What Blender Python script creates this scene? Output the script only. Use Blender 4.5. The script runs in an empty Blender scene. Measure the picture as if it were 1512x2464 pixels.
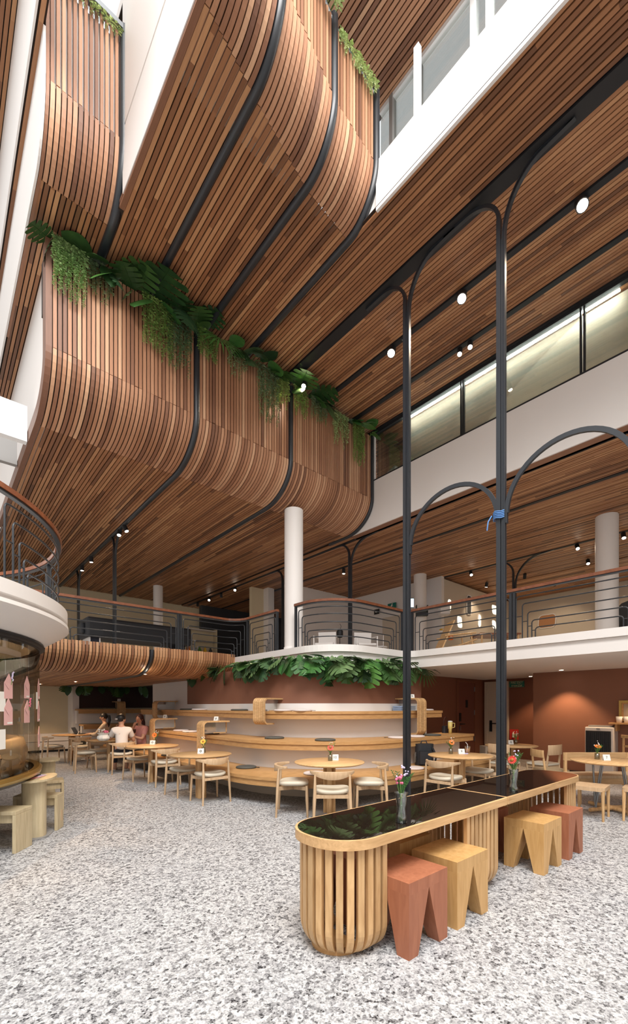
import bpy, bmesh, math, random
from math import sin, cos, pi, radians, sqrt
from mathutils import Vector, Matrix
random.seed(7)
scene = bpy.context.scene
COL = scene.collection

# ------------------------------------------------------------------ camera, sky, exposure
YAW = math.atan2(916.0, 1045.0)              # the hall's long axis lies 41.2 deg left of the view
cam_d = bpy.data.cameras.new('camera'); cam = bpy.data.objects.new('camera', cam_d); COL.objects.link(cam)
cam.location = (0, 0, 1.55); cam.rotation_euler = (pi/2, 0, -YAW)
cam_d.sensor_fit = 'HORIZONTAL'; cam_d.sensor_width = 36.0; cam_d.lens = 36.0*1045/1512
cam_d.shift_y = (1700-1232)/1512.0           # rising-front lens: verticals stay vertical
cam_d.clip_start = 0.05; cam_d.clip_end = 200
scene.camera = cam

world = bpy.data.worlds.new('overcast_sky'); scene.world = world; world.use_nodes = True
bg = world.node_tree.nodes['Background']
bg.inputs['Color'].default_value = (0.93, 0.97, 1.0, 1); bg.inputs['Strength'].default_value = 0.85

vs = scene.view_settings
vs.view_transform = 'Standard'; vs.look = 'None'; vs.gamma = 1.0; vs.use_curve_mapping = False
vs.exposure = 0.45
sky_d = bpy.data.lights.new('roof_light','AREA'); sky_d.shape = 'RECTANGLE'; sky_d.size = 7.0; sky_d.size_y = 6.0; sky_d.energy = 1900; sky_d.color = (1.0,.98,.95)
sky_l = bpy.data.objects.new('roof_light', sky_d); COL.objects.link(sky_l); sky_l.location = (-.6,-1.6,13.0)      # unseen area lamp for the void's daylight, tilted to brighten the balcony fronts
sky_l.rotation_euler = Vector((.36,.42,-.83)).to_track_quat('-Z','Y').to_euler()

# ------------------------------------------------------------------ mesh helpers
class MB:
    def __init__(s): s.v = []; s.f = []; s.sm = []; s.mi = []; s.m = 0
    def add(s, vs, fs, smooth=False):
        b = len(s.v); s.v += [tuple(p) for p in vs]
        for f in fs:
            s.f.append([b+i for i in f]); s.sm.append(smooth); s.mi.append(s.m)
        return s
    def box(s, x0, x1, y0, y1, z0, z1):
        return s.add([(x0,y0,z0),(x1,y0,z0),(x1,y1,z0),(x0,y1,z0),(x0,y0,z1),(x1,y0,z1),(x1,y1,z1),(x0,y1,z1)],
              [(0,3,2,1),(4,5,6,7),(0,1,5,4),(1,2,6,5),(2,3,7,6),(3,0,4,7)])
    def rbox(s, c, sz, rz=0.0, rx=0.0, ry=0.0):
        M = Matrix.Translation(c) @ Matrix.Rotation(rz,4,'Z') @ Matrix.Rotation(ry,4,'Y') @ Matrix.Rotation(rx,4,'X')
        x,y,z = sz[0]/2, sz[1]/2, sz[2]/2
        P = [M @ Vector(p) for p in [(-x,-y,-z),(x,-y,-z),(x,y,-z),(-x,y,-z),(-x,-y,z),(x,-y,z),(x,y,z),(-x,y,z)]]
        return s.add(P, [(0,3,2,1),(4,5,6,7),(0,1,5,4),(1,2,6,5),(2,3,7,6),(3,0,4,7)])
    def prism(s, poly, z0, z1, smooth=False):
        n = len(poly)
        P = [(p[0],p[1],z0) for p in poly] + [(p[0],p[1],z1) for p in poly]
        s.add(P, [tuple(range(n-1,-1,-1)), tuple(range(n,2*n))])
        s.add(P, [(i,(i+1)%n,n+(i+1)%n,n+i) for i in range(n)], smooth)
        return s
    def tube(s, pts, r, n=8, closed=False, caps=True, rect=None, up=None):
        """sweep a circle (radius r, or list of radii) or a rect (w, h) along pts"""
        pts = [Vector(p) for p in pts]; m = len(pts)
        rs = r if isinstance(r,(list,tuple)) else [r]*m
        prev = None; rings = []
        for i,p in enumerate(pts):
            a = pts[(i-1)%m] if (closed or i>0) else p
            b = pts[(i+1)%m] if (closed or i<m-1) else p
            t = (b-a)
            t = t.normalized() if t.length>1e-9 else Vector((0,0,1))
            if up is not None:
                x = Vector(up); x = (x - t*x.dot(t))
                x = x.normalized() if x.length>1e-6 else t.orthogonal().normalized()
            elif prev is None:
                x = t.orthogonal().normalized()
                if abs(t.z)<.9: 
                    x = Vector((0,0,1)); x=(x-t*x.dot(t)).normalized()
            else:
                x = prev - t*prev.dot(t)
                x = x.normalized() if x.length>1e-6 else t.orthogonal().normalized()
            prev = x; y = t.cross(x)
            if rect:
                w,h = rect[0]/2*rs[i], rect[1]/2*rs[i]
                rings.append([p+y*w-x*h, p+y*w+x*h, p-y*w+x*h, p-y*w-x*h])
            else:
                rings.append([p + (x*cos(2*pi*k/n)+y*sin(2*pi*k/n))*rs[i] for k in range(n)])
        q = 4 if rect else n
        P = [v for ring in rings for v in ring]
        F = []
        for i in range(m if closed else m-1):
            j = (i+1)%m
            for k in range(q):
                F.append((i*q+k, i*q+(k+1)%q, j*q+(k+1)%q, j*q+k))
        s.add(P, F, not rect)
        if caps and not closed:
            s.add(rings[0], [tuple(range(q-1,-1,-1))]); s.add(rings[-1], [tuple(range(q))])
        return s
    def lathe(s, prof, n=24, c=(0,0,0), a0=0.0, a1=2*pi, smooth=True, cap=False):
        full = abs(a1-a0-2*pi)<1e-6; cols = n if full else n+1
        P = []
        for i in range(cols):
            a = a0+(a1-a0)*i/n
            for (r,z) in prof: P.append((c[0]+r*cos(a), c[1]+r*sin(a), c[2]+z))
        k = len(prof); F = []
        for i in range(n):
            j = (i+1)%cols
            for q in range(k-1): F.append((i*k+q, j*k+q, j*k+q+1, i*k+q+1))
        s.add(P, F, smooth)
        if cap and full:
            s.add([P[i*k] for i in range(n)], [tuple(range(n-1,-1,-1))])
            s.add([P[i*k+k-1] for i in range(n)], [tuple(range(n))])
        return s
    def ball(s, c, r, n=8, sz=(1,1,1)):
        prof = [(max(1e-4,r*sin(pi*i/n)), -r*cos(pi*i/n)) for i in range(n+1)]
        b = len(s.v); s.lathe(prof, n+2, (0,0,0))
        for i in range(b,len(s.v)):
            p = s.v[i]; s.v[i] = (c[0]+p[0]*sz[0], c[1]+p[1]*sz[1], c[2]+p[2]*sz[2])
        return s
    def ext(s, prof, x0, x1, closed=True):
        """prof: (y, z) outline extruded along x"""
        n = len(prof); P = [(x0,p[0],p[1]) for p in prof]+[(x1,p[0],p[1]) for p in prof]
        s.add(P, [tuple(range(n)), tuple(range(2*n-1,n-1,-1))] + [(i,n+i,n+(i+1)%n,(i+1)%n) for i in range(n)])
        return s
    def xf(s, M):
        s.v = [tuple(M @ Vector(p)) for p in s.v]; return s
    def mesh(s, name, mats):
        me = bpy.data.meshes.new(name); me.from_pydata(s.v, [], s.f)
        if not isinstance(mats,(list,tuple)): mats = [mats]
        for m in mats: me.materials.append(m)
        me.polygons.foreach_set('use_smooth', s.sm); me.polygons.foreach_set('material_index', s.mi)
        me.update()
        bm = bmesh.new(); bm.from_mesh(me); bmesh.ops.recalc_face_normals(bm, faces=bm.faces); bm.to_mesh(me); bm.free()
        return me
    def build(s, name, mats, parent=None, loc=None, rz=0.0, bevel=0.0, seg=2):
        o = bpy.data.objects.new(name, s.mesh(name, mats)); COL.objects.link(o)
        if parent is not None: o.parent = parent
        if loc is not None: o.location = loc
        o.rotation_euler = (0,0,rz)
        if bevel:
            b = o.modifiers.new('bevel','BEVEL'); b.width = bevel; b.segments = seg; b.limit_method = 'ANGLE'; b.angle_limit = radians(40)
        return o

def inst(name, me, parent=None, loc=(0,0,0), rot=(0,0,0), sc=(1,1,1)):
    o = bpy.data.objects.new(name, me); COL.objects.link(o)
    if parent is not None: o.parent = parent
    o.location = loc; o.rotation_euler = rot; o.scale = sc
    return o
def tag(o, label=None, cat=None, group=None, kind=None):
    if label: o['label'] = label
    if cat: o['category'] = cat
    if group: o['group'] = group
    if kind: o['kind'] = kind
    return o
def thing(name, label, cat, loc=(0,0,0), rz=0.0, group=None):
    o = bpy.data.objects.new(name, None); COL.objects.link(o); o.empty_display_size = .1
    o.location = loc; o.rotation_euler = (0,0,rz)
    return tag(o, label, cat, group)
def structure(name, label=None):
    o = bpy.data.objects.new(name, None); COL.objects.link(o)
    return tag(o, label, None, None, 'structure')
def kids(o): return [c for c in bpy.data.objects if c.parent == o]
CH = {}
def dup(root, loc, rz, label, group=None):
    def cp(o, parent):
        c = o.copy(); COL.objects.link(c); c.parent = parent
        if o.name not in CH: CH[o.name] = kids(o)
        for k in CH[o.name]: cp(k, c)
        return c
    r = cp(root, None); r.location = loc; r.rotation_euler = (0,0,rz); r['label'] = label
    if group: r['group'] = group
    return r
def arc(cx, cy, r, a0, a1, n, rb=None):
    rb = r if rb is None else rb
    return [(cx+r*cos(a0+(a1-a0)*i/n), cy+rb*sin(a0+(a1-a0)*i/n)) for i in range(n+1)]

# ------------------------------------------------------------------ materials
def nmat(name):
    m = bpy.data.materials.new(name); m.use_nodes = True
    return m, m.node_tree.nodes, m.node_tree.links, m.node_tree.nodes['Principled BSDF']
def plain(name, col, rough=.5, metal=0.0, spec=.5, noise=0.0, bump=0.0, scale=20.0, emit=0.0, coat=0.0):
    m, N, L, P = nmat(name)
    P.inputs['Base Color'].default_value = (*col,1); P.inputs['Roughness'].default_value = rough
    P.inputs['Metallic'].default_value = metal; P.inputs['Specular IOR Level'].default_value = spec
    if coat: P.inputs['Coat Weight'].default_value = coat; P.inputs['Coat Roughness'].default_value = .1
    if noise or bump:
        tc = N.new('ShaderNodeTexCoord'); nz = N.new('ShaderNodeTexNoise'); nz.inputs['Scale'].default_value = scale; nz.inputs['Detail'].default_value = 4
        L.new(tc.outputs['Object'], nz.inputs['Vector'])
        if noise:
            mx = N.new('ShaderNodeMix'); mx.data_type = 'RGBA'
            mx.inputs[6].default_value = (*[max(0,c*(1-noise)) for c in col],1); mx.inputs[7].default_value = (*[min(1,c*(1+noise)) for c in col],1)
            L.new(nz.outputs['Fac'], mx.inputs[0]); L.new(mx.outputs[2], P.inputs['Base Color'])
        if bump:
            b = N.new('ShaderNodeBump'); b.inputs['Strength'].default_value = bump; b.inputs['Distance'].default_value = .01
            L.new(nz.outputs['Fac'], b.inputs['Height']); L.new(b.outputs['Normal'], P.inputs['Normal'])
    if emit:
        P.inputs['Emission Color'].default_value = (*col,1); P.inputs['Emission Strength'].default_value = emit
    return m
def emis(name, col, s):
    m, N, L, P = nmat(name); P.inputs['Base Color'].default_value = (*col,1)
    P.inputs['Emission Color'].default_value = (*col,1); P.inputs['Emission Strength'].default_value = s
    return m
def wood(name, c0, c1, stretch=(14,14,1.2), rough=.45, per_obj=.15, bump=.06):
    """grained timber: noise stretched along one axis, small shift per object"""
    m, N, L, P = nmat(name)
    tc = N.new('ShaderNodeTexCoord'); mp = N.new('ShaderNodeMapping'); mp.inputs['Scale'].default_value = stretch
    oi = N.new('ShaderNodeObjectInfo'); ml = N.new('ShaderNodeMath'); ml.operation = 'MULTIPLY'; ml.inputs[1].default_value = 31
    L.new(oi.outputs['Random'], ml.inputs[0]); L.new(ml.outputs[0], mp.inputs['Location'])
    L.new(tc.outputs['Object'], mp.inputs['Vector'])
    nz = N.new('ShaderNodeTexNoise'); nz.inputs['Scale'].default_value = 3; nz.inputs['Detail'].default_value = 6; nz.inputs['Distortion'].default_value = .6
    L.new(mp.outputs['Vector'], nz.inputs['Vector'])
    r = N.new('ShaderNodeValToRGB'); r.color_ramp.elements[0].position = .3; r.color_ramp.elements[1].position = .7
    r.color_ramp.elements[0].color = (*c0,1); r.color_ramp.elements[1].color = (*c1,1)
    L.new(nz.outputs['Fac'], r.inputs['Fac'])
    hs = N.new('ShaderNodeHueSaturation'); mr = N.new('ShaderNodeMapRange')
    mr.inputs['To Min'].default_value = 1-per_obj; mr.inputs['To Max'].default_value = 1+per_obj
    L.new(oi.outputs['Random'], mr.inputs['Value']); L.new(mr.outputs['Result'], hs.inputs['Value'])
    L.new(r.outputs['Color'], hs.inputs['Color']); L.new(hs.outputs['Color'], P.inputs['Base Color'])
    P.inputs['Roughness'].default_value = rough
    if bump:
        b = N.new('ShaderNodeBump'); b.inputs['Strength'].default_value = bump; b.inputs['Distance'].default_value = .004
        L.new(nz.outputs['Fac'], b.inputs['Height']); L.new(b.outputs['Normal'], P.inputs['Normal'])
    return m
def slat_material(name, cols, board=1.35, rough=.5):
    """reclaimed-timber slats: every board of every slat has its own tone"""
    m, N, L, P = nmat(name)
    tc = N.new('ShaderNodeTexCoord'); sp = N.new('ShaderNodeSeparateXYZ'); L.new(tc.outputs['Object'], sp.inputs[0])
    oi = N.new('ShaderNodeObjectInfo')
    a = N.new('ShaderNodeMath'); a.operation = 'MULTIPLY_ADD'; a.inputs[1].default_value = 23.7
    L.new(oi.outputs['Random'], a.inputs[0]); L.new(sp.outputs['Y'], a.inputs[2])
    d = N.new('ShaderNodeMath'); d.operation = 'DIVIDE'; d.inputs[1].default_value = board; L.new(a.outputs[0], d.inputs[0])
    fl = N.new('ShaderNodeMath'); fl.operation = 'FLOOR'; L.new(d.outputs[0], fl.inputs[0])
    cx = N.new('ShaderNodeCombineXYZ'); L.new(fl.outputs[0], cx.inputs[0])
    k = N.new('ShaderNodeMath'); k.operation = 'MULTIPLY'; k.inputs[1].default_value = 917.3; L.new(oi.outputs['Random'], k.inputs[0]); L.new(k.outputs[0], cx.inputs[1])
    wn = N.new('ShaderNodeTexWhiteNoise'); wn.noise_dimensions = '2D'; L.new(cx.outputs[0], wn.inputs['Vector'])
    rp = N.new('ShaderNodeValToRGB'); rp.color_ramp.interpolation = 'LINEAR'
    e = rp.color_ramp.elements; e[0].position = 0; e[0].color = (*cols[0],1); e[1].position = 1; e[1].color = (*cols[-1],1)
    for i,c in enumerate(cols[1:-1]):
        x = e.new((i+1)/(len(cols)-1)); x.color = (*c,1)
    L.new(wn.outputs['Value'], rp.inputs['Fac'])
    mp = N.new('ShaderNodeMapping'); mp.inputs['Scale'].default_value = (60,3,3); L.new(tc.outputs['Object'], mp.inputs['Vector'])
    nz = N.new('ShaderNodeTexNoise'); nz.inputs['Scale'].default_value = 2; nz.inputs['Detail'].default_value = 5; L.new(mp.outputs[0], nz.inputs['Vector'])
    mx = N.new('ShaderNodeMix'); mx.data_type = 'RGBA'; mx.blend_type = 'MULTIPLY'; mx.inputs[0].default_value = .55
    L.new(rp.outputs['Color'], mx.inputs[6]); 
    r2 = N.new('ShaderNodeValToRGB'); r2.color_ramp.elements[0].color = (.45,.42,.4,1); r2.color_ramp.elements[1].color = (1.25,1.2,1.2,1)
    L.new(nz.outputs['Fac'], r2.inputs['Fac']); L.new(r2.outputs['Color'], mx.inputs[7])
    L.new(mx.outputs[2], P.inputs['Base Color']); P.inputs['Roughness'].default_value = rough
    return m
def terrazzo():
    m, N, L, P = nmat('terrazzo')
    tc = N.new('ShaderNodeTexCoord')
    def layer(scale, seed, cols, pos):
        mp = N.new('ShaderNodeMapping'); mp.inputs['Location'].default_value = (seed,seed*1.7,0); mp.inputs['Scale'].default_value = (1,1,0)
        L.new(tc.outputs['Object'], mp.inputs['Vector'])
        dn = N.new('ShaderNodeTexNoise'); dn.inputs['Scale'].default_value = scale*1.3; dn.inputs['Detail'].default_value = 2
        L.new(mp.outputs[0], dn.inputs['Vector'])
        va = N.new('ShaderNodeVectorMath'); va.operation = 'MULTIPLY_ADD'; va.inputs[1].default_value = (.9/scale,.9/scale,0)
        L.new(dn.outputs['Color'], va.inputs[0]); L.new(mp.outputs[0], va.inputs[2])
        vo = N.new('ShaderNodeTexVoronoi'); vo.inputs['Scale'].default_value = scale; vo.inputs['Randomness'].default_value = 1
        L.new(va.outputs[0], vo.inputs['Vector'])
        sp = N.new('ShaderNodeSeparateColor'); L.new(vo.outputs['Color'], sp.inputs[0])
        rp = N.new('ShaderNodeValToRGB'); rp.color_ramp.interpolation = 'CONSTANT'
        e = rp.color_ramp.elements; e[0].position = 0; e[0].color = (*cols[0],1); e[1].position = pos[0]; e[1].color = (*cols[1],1)
        for c,p in zip(cols[2:],pos[1:]):
            x = e.new(p); x.color = (*c,1)
        L.new(sp.outputs[0], rp.inputs['Fac'])
        return rp.outputs['Color'], sp
    big,_ = layer(44, 3.1, [(.03,.03,.034),(.11,.11,.115),(.27,.27,.28),(.41,.41,.42),(.56,.56,.56)], (.09,.22,.40,.62))
    fine,sp = layer(105, 11.3, [(.02,.02,.024),(.22,.22,.23),(.39,.39,.40),(.61,.61,.61)], (.17,.36,.54))
    mx = N.new('ShaderNodeMix'); mx.data_type = 'RGBA'; mx.inputs[0].default_value = .42
    L.new(big, mx.inputs[6]); L.new(fine, mx.inputs[7]); L.new(mx.outputs[2], P.inputs['Base Color'])
    P.inputs['Roughness'].default_value = .42; P.inputs['Specular IOR Level'].default_value = .35
    return m
def glass(name, col=(1,1,1), rough=0.0, ior=1.45):
    m, N, L, P = nmat(name); P.inputs['Base Color'].default_value = (*col,1); P.inputs['Roughness'].default_value = rough
    P.inputs['Transmission Weight'].default_value = 1; P.inputs['IOR'].default_value = ior
    return m
def pane_glass(name, tint, refl=.08, rmax=.7):
    """thin window glass: straight-through transparency with a Fresnel-like gloss"""
    m, N, L, P = nmat(name); N.remove(P); out = N['Material Output']
    t = N.new('ShaderNodeBsdfTransparent'); t.inputs[0].default_value = (*tint,1)
    g = N.new('ShaderNodeBsdfGlossy'); g.inputs['Roughness'].default_value = .01
    lw = N.new('ShaderNodeLayerWeight'); lw.inputs['Blend'].default_value = .35
    mr = N.new('ShaderNodeMapRange'); mr.inputs['To Min'].default_value = refl; mr.inputs['To Max'].default_value = rmax
    L.new(lw.outputs['Fresnel'], mr.inputs['Value'])
    mx = N.new('ShaderNodeMixShader'); L.new(mr.outputs[0], mx.inputs[0]); L.new(t.outputs[0], mx.inputs[1]); L.new(g.outputs[0], mx.inputs[2])
    L.new(mx.outputs[0], out.inputs['Surface'])
    return m
def leaf_mat(name, c0, c1, rough=.42):
    m, N, L, P = nmat(name)
    tc = N.new('ShaderNodeTexCoord'); nz = N.new('ShaderNodeTexNoise'); nz.inputs['Scale'].default_value = 5; L.new(tc.outputs['Object'], nz.inputs['Vector'])
    oi = N.new('ShaderNodeObjectInfo'); ad = N.new('ShaderNodeMath'); ad.operation = 'ADD'; L.new(nz.outputs['Fac'], ad.inputs[0]); L.new(oi.outputs['Random'], ad.inputs[1])
    hv = N.new('ShaderNodeMath'); hv.operation = 'MULTIPLY'; hv.inputs[1].default_value = .55; L.new(ad.outputs[0], hv.inputs[0])
    r = N.new('ShaderNodeValToRGB'); r.color_ramp.elements[0].position = .25; r.color_ramp.elements[1].position = .8
    r.color_ramp.elements[0].color = (*c0,1); r.color_ramp.elements[1].color = (*c1,1)
    L.new(hv.outputs[0], r.inputs['Fac']); L.new(r.outputs['Color'], P.inputs['Base Color']); P.inputs['Roughness'].default_value = rough; P.inputs['Specular IOR Level'].default_value = .35
    return m

M = {}
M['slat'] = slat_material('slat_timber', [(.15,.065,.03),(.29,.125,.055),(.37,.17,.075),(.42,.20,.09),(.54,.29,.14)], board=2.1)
M['slat_face'] = slat_material('slat_timber_face', [(.19,.085,.048),(.36,.17,.09),(.44,.22,.12),(.50,.26,.145),(.66,.40,.24)], board=60)  # lighter copy of the slat tones, light on the fronts put into the colour
M['slat_warm'] = slat_material('slat_timber_warm', [(.26,.115,.055),(.40,.19,.09),(.50,.26,.125),(.60,.34,.18)], board=3)
M['backing'] = plain('dark_backing', (.03,.016,.010), .8)
M['black'] = plain('black_steel', (.016,.019,.024), .38, 0.0, .6)
M['blackmatte'] = plain('matt_black', (.010,.010,.012), .6)
M['white'] = plain('white_paint', (.78,.74,.71), .55, noise=.02, scale=2)
M['whitecool'] = plain('white_frame', (.85,.86,.87), .4)
M['beige'] = plain('beige_paint', (.60,.52,.42), .6)
M['cream'] = plain('cream_paint', (.66,.56,.38), .6, noise=.03, scale=3)
M['brown'] = plain('brown_paint', (.20,.075,.042), .6, noise=.04, scale=2)
M['brownwall'] = plain('terracotta_brown_wall', (.24,.10,.058), .65, noise=.05, scale=2.5)
M['charcoal'] = plain('charcoal_wall', (.035,.037,.042), .6)
M['grey'] = plain('grey_paint', (.30,.29,.28), .5)
M['floor'] = terrazzo()
M['oak'] = wood('oak', (.52,.30,.13), (.70,.45,.22), (10,10,1.5))
M['oak_h'] = wood('oak_long', (.50,.29,.125), (.68,.43,.21), (1.2,12,12))
M['bench'] = wood('bench_oak', (.46,.245,.09), (.58,.33,.135), (2.5,2.5,14), per_obj=.05)
M['ash'] = wood('ash_pale', (.48,.315,.18), (.61,.43,.265), (9,9,1.5))
M['pale'] = wood('pale_oak', (.50,.40,.24), (.64,.53,.34), (10,10,1.2), per_obj=.06)
M['dark_rail'] = wood('rail_mahogany', (.16,.05,.022), (.26,.09,.04), (3,3,3), rough=.25)
M['redstool'] = wood('red_stain', (.32,.11,.055), (.41,.155,.08), (9,9,1.2), rough=.5, per_obj=.08)
M['yellowoak'] = wood('honey_oak', (.52,.29,.10), (.66,.40,.165), (9,9,1.2), per_obj=.06)
M['tabletop'] = plain('bronze_glass', (.018,.011,.008), .0, 0, .9)
M['cushion'] = plain('cream_leather', (.62,.56,.45), .45)
M['darkcush'] = plain('olive_felt', (.085,.082,.07), .8)
M['palecush'] = plain('pale_felt', (.66,.58,.55), .8)
M['glass'] = pane_glass('clear_plastic', (.90,.93,.92), .10, .75)
M['pane'] = pane_glass('window_glass', (.93,.95,.93), .03)
M['pane2'] = pane_glass('gallery_glass', (.86,.88,.85), .16)
M['bronzepane'] = pane_glass('tower_glass', (.66,.62,.54), .03, .14)
M['water'] = pane_glass('water', (.84,.90,.86), .06, .4)
M['mirror'] = plain('mirror', (.60,.61,.60), .06, .75)
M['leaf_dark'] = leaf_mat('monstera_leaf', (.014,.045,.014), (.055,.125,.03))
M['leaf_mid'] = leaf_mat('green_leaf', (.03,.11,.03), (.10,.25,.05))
M['leaf_grey'] = leaf_mat('silver_green_leaf', (.03,.08,.035), (.12,.20,.075))
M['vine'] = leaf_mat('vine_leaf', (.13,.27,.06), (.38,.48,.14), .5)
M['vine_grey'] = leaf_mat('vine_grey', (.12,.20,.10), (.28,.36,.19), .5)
M['vine_lit_tint'] = leaf_mat('vine_lit_tint', (.26,.42,.16), (.60,.70,.34), .5)  # paler copy of the vine green with the light painted into it
M['stem'] = plain('flower_stem', (.13,.28,.06), .5)
M['orange'] = plain('orange_petal', (.85,.20,.02), .5)
M['red'] = plain('red_petal', (.72,.03,.02), .5)
M['yellow'] = plain('yellow_petal', (.85,.48,.02), .5)
M['pink'] = plain('pink_petal', (.75,.17,.28), .5)
M['lilac'] = plain('lilac_petal', (.62,.54,.75), .5)
M['whitepetal'] = plain('white_petal', (.82,.78,.74), .5)
M['flower_eye'] = plain('flower_eye', (.35,.12,.02), .7)
M['paper'] = plain('white_card', (.82,.80,.75), .6)
M['ink'] = plain('black_ink', (.02,.02,.02), .6)
M['envelope'] = plain('pink_envelope', (.72,.42,.40), .7)
M['lamp'] = emis('lamp_face', (1,.86,.68), 22)
M['cove'] = emis('cove_light', (.93,1,.95), 34)
M['niche'] = emis('niche_light', (1,.85,.58), 2.2)
M['bluelit'] = emis('blue_display', (.6,.8,1), 2.5)
M['skin'] = plain('skin', (.55,.30,.20), .5)
M['hair'] = plain('black_hair', (.012,.010,.010), .45)
M['hair_red'] = plain('dark_red_hair', (.045,.012,.012), .45)
M['shirt_white'] = plain('white_shirt', (.72,.67,.64), .8)
M['shirt_pink'] = plain('pink_shirt', (.62,.29,.27), .8)
M['shirt_cream'] = plain('cream_sweater', (.52,.42,.32), .85)
M['navy'] = plain('navy_cloth', (.012,.013,.024), .8)
M['khaki'] = plain('khaki_cloth', (.45,.36,.26), .8)
M['gold'] = plain('brass_edge', (.50,.33,.10), .3, .8)
M['steel'] = plain('brushed_steel', (.30,.32,.34), .3, .9)
M['silver'] = plain('silver_plastic', (.66,.62,.60), .4)
M['green'] = plain('sign_green', (.0,.14,.11), .4)
M['signgold'] = plain('sign_lettering', (.60,.58,.36), .5)
M['signred'] = plain('sign_red', (.62,.04,.03), .4)
M['plum'] = plain('red_brown_panel', (.04,.014,.011), .6)
M['tumbler'] = plain('yellow_tumbler', (.72,.58,.20), .4)
M['coffee'] = plain('iced_coffee', (.42,.20,.09), .3)
M['backpack'] = plain('black_nylon', (.015,.017,.022), .6)
M['cane'] = plain('cane_webbing', (.40,.29,.17), .7, noise=.4, scale=160)
M['bluecloth'] = plain('blue_cloth', (.25,.33,.48), .8)
M['blue'] = plain('blue_twine', (.10,.25,.55), .6)

# ================================================================== STRUCTURE
floor = structure('floor', 'grey and white terrazzo floor of the hall')
MB().box(-8,18,-7,18,-.2,0).build('floor_slab', M['floor'], floor)

def seg_mesh(name, pts, w, d, mat):
    """box-section strip following (v, z) points; outer face to the right of travel"""
    P = []
    for i,p in enumerate(pts):
        a = pts[max(0,i-1)]; b = pts[min(len(pts)-1,i+1)]
        dv,dz = b[0]-a[0], b[1]-a[1]; l = sqrt(dv*dv+dz*dz); n = (dz/l, -dv/l)
        P += [(0,p[0],p[1]),(w,p[0],p[1]),(w,p[0]-n[0]*d,p[1]-n[1]*d),(0,p[0]-n[0]*d,p[1]-n[1]*d)]
    m = MB(); F = [(0,1,2,3), tuple(len(P)-4+k for k in (3,2,1,0))]
    for i in range(len(pts)-1):
        for k in range(4): F.append((i*4+k, (i+1)*4+k, (i+1)*4+(k+1)%4, i*4+(k+1)%4))
    m.add(P,F)
    return m.mesh(name, mat)
PITCH, SW, SD = .060, .045, .026
def slats(parent, ranges, segs, mats, dv=lambda u: 0.0, names=None, pitch=PITCH, sw=SW, face=None):
    ms = [seg_mesh('slat', s, face if (face and k == 0) else sw, SD, m) for k,(s,m) in enumerate(zip(segs,mats))]
    for (a,b) in ranges:
        n = max(1, round((b-a)/pitch)); p = (b-a)/n
        for i in range(n):
            u = a + i*p + (p-sw)/2
            for k,me in enumerate(ms):
                inst(names[k] if names else 'slat', me, parent, (u, dv(u)+random.uniform(-.003,.003), random.uniform(-.004,.004)))
def sheet(parent, name, pts, u0, u1, mat, off=.035, th=.01, dv=0.0, dw=None):
    dw = dv if dw is None else dw
    q = []
    for i,p in enumerate(pts):
        a = pts[max(0,i-1)]; b = pts[min(len(pts)-1,i+1)]
        l = sqrt((b[0]-a[0])**2+(b[1]-a[1])**2); n = ((b[1]-a[1])/l, -(b[0]-a[0])/l)
        q.append((p[0]-n[0]*off, p[1]-n[1]*off, n))
    P = []; F = []
    for v,z,n in q: P += [(u0,v+dv,z),(u1,v+dw,z),(u1,v+dw-n[0]*th,z-n[1]*th),(u0,v+dv-n[0]*th,z-n[1]*th)]
    F = [(0,1,2,3), tuple(len(P)-4+k for k in (3,2,1,0))]
    for i in range(len(q)-1):
        for k in range(4): F.append((i*4+k,(i+1)*4+k,(i+1)*4+(k+1)%4,i*4+(k+1)%4))
    return MB().add(P,F).build(name, mat, parent)
def seam(parent, u, pts, r=.05, dv=0.0):
    MB().tube([(u, p[0]+dv, p[1]) for p in pts], r, 10).build('seam_channel', M['black'], parent)
def bend(v0, z1, rh, rv, n=12):
    """quarter ellipse from the upright face (v0, z1+rv) down to the soffit (v0+rh, z1)"""
    return [(v0+rh-rh*cos(pi/2*i/n), z1+rv-rv*sin(pi/2*i/n)) for i in range(n+1)]

# ---- third level: balcony front with its rounded soffit
S3 = 5.753
bend3 = bend(6.75, S3, .85, .66)
face3 = [(6.75,7.86),(6.75,S3+.665)]; soff3 = [(7.605,S3),(17.2,S3)]
prof3 = [(6.75,7.86)] + bend3 + [(17.2,S3)]
wb = structure('balcony_wall', 'timber slatted balcony front of the third level with rounded bottom')
slats(wb, [(1.21,3.26),(3.36,5.26),(5.36,7.68)], [face3, bend3], [M['slat_face'],M['slat_face']], names=['slat','curved_slat'])
sheet(wb, 'backing', [(6.75,7.80)]+bend3, 1.2, 7.7, M['backing'])
end3 = seg_mesh('end_board', prof3[:-1]+[(12.5,S3)], .075, .20, M['slat_face'])
inst('end_board', end3, wb, (1.13,0,0))
for u in (3.31, 5.31): seam(wb, u, [(p[0]+.006,p[1]) for p in prof3], .05)
seam(wb, 7.725, [(p[0]+.004,p[1]) for p in prof3[:14]]+[(8.2,S3)], .045)
MB().box(1.14,7.74,6.80,7.10,7.0,7.74).build('planter_trough', M['backing'], wb)
cl = structure('ceiling', 'dark timber slat ceiling over the middle level')
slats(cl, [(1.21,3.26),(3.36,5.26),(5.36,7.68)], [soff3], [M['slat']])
sheet(cl, 'backing', soff3, 1.2, 7.75, M['backing'])
MB().box(1.25,18,7.68,17.6,S3+.06,S3+.25).build('slab', M['white'], cl)
MB().box(8.0,18,-4,7.62,S3+.06,S3+.25).build('slab', M['white'], cl)
cr = structure('ceiling', 'dark timber slat ceiling above the galleries beyond the white band')
soffR = [(-2.5,S3),(17.3,S3)]
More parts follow.
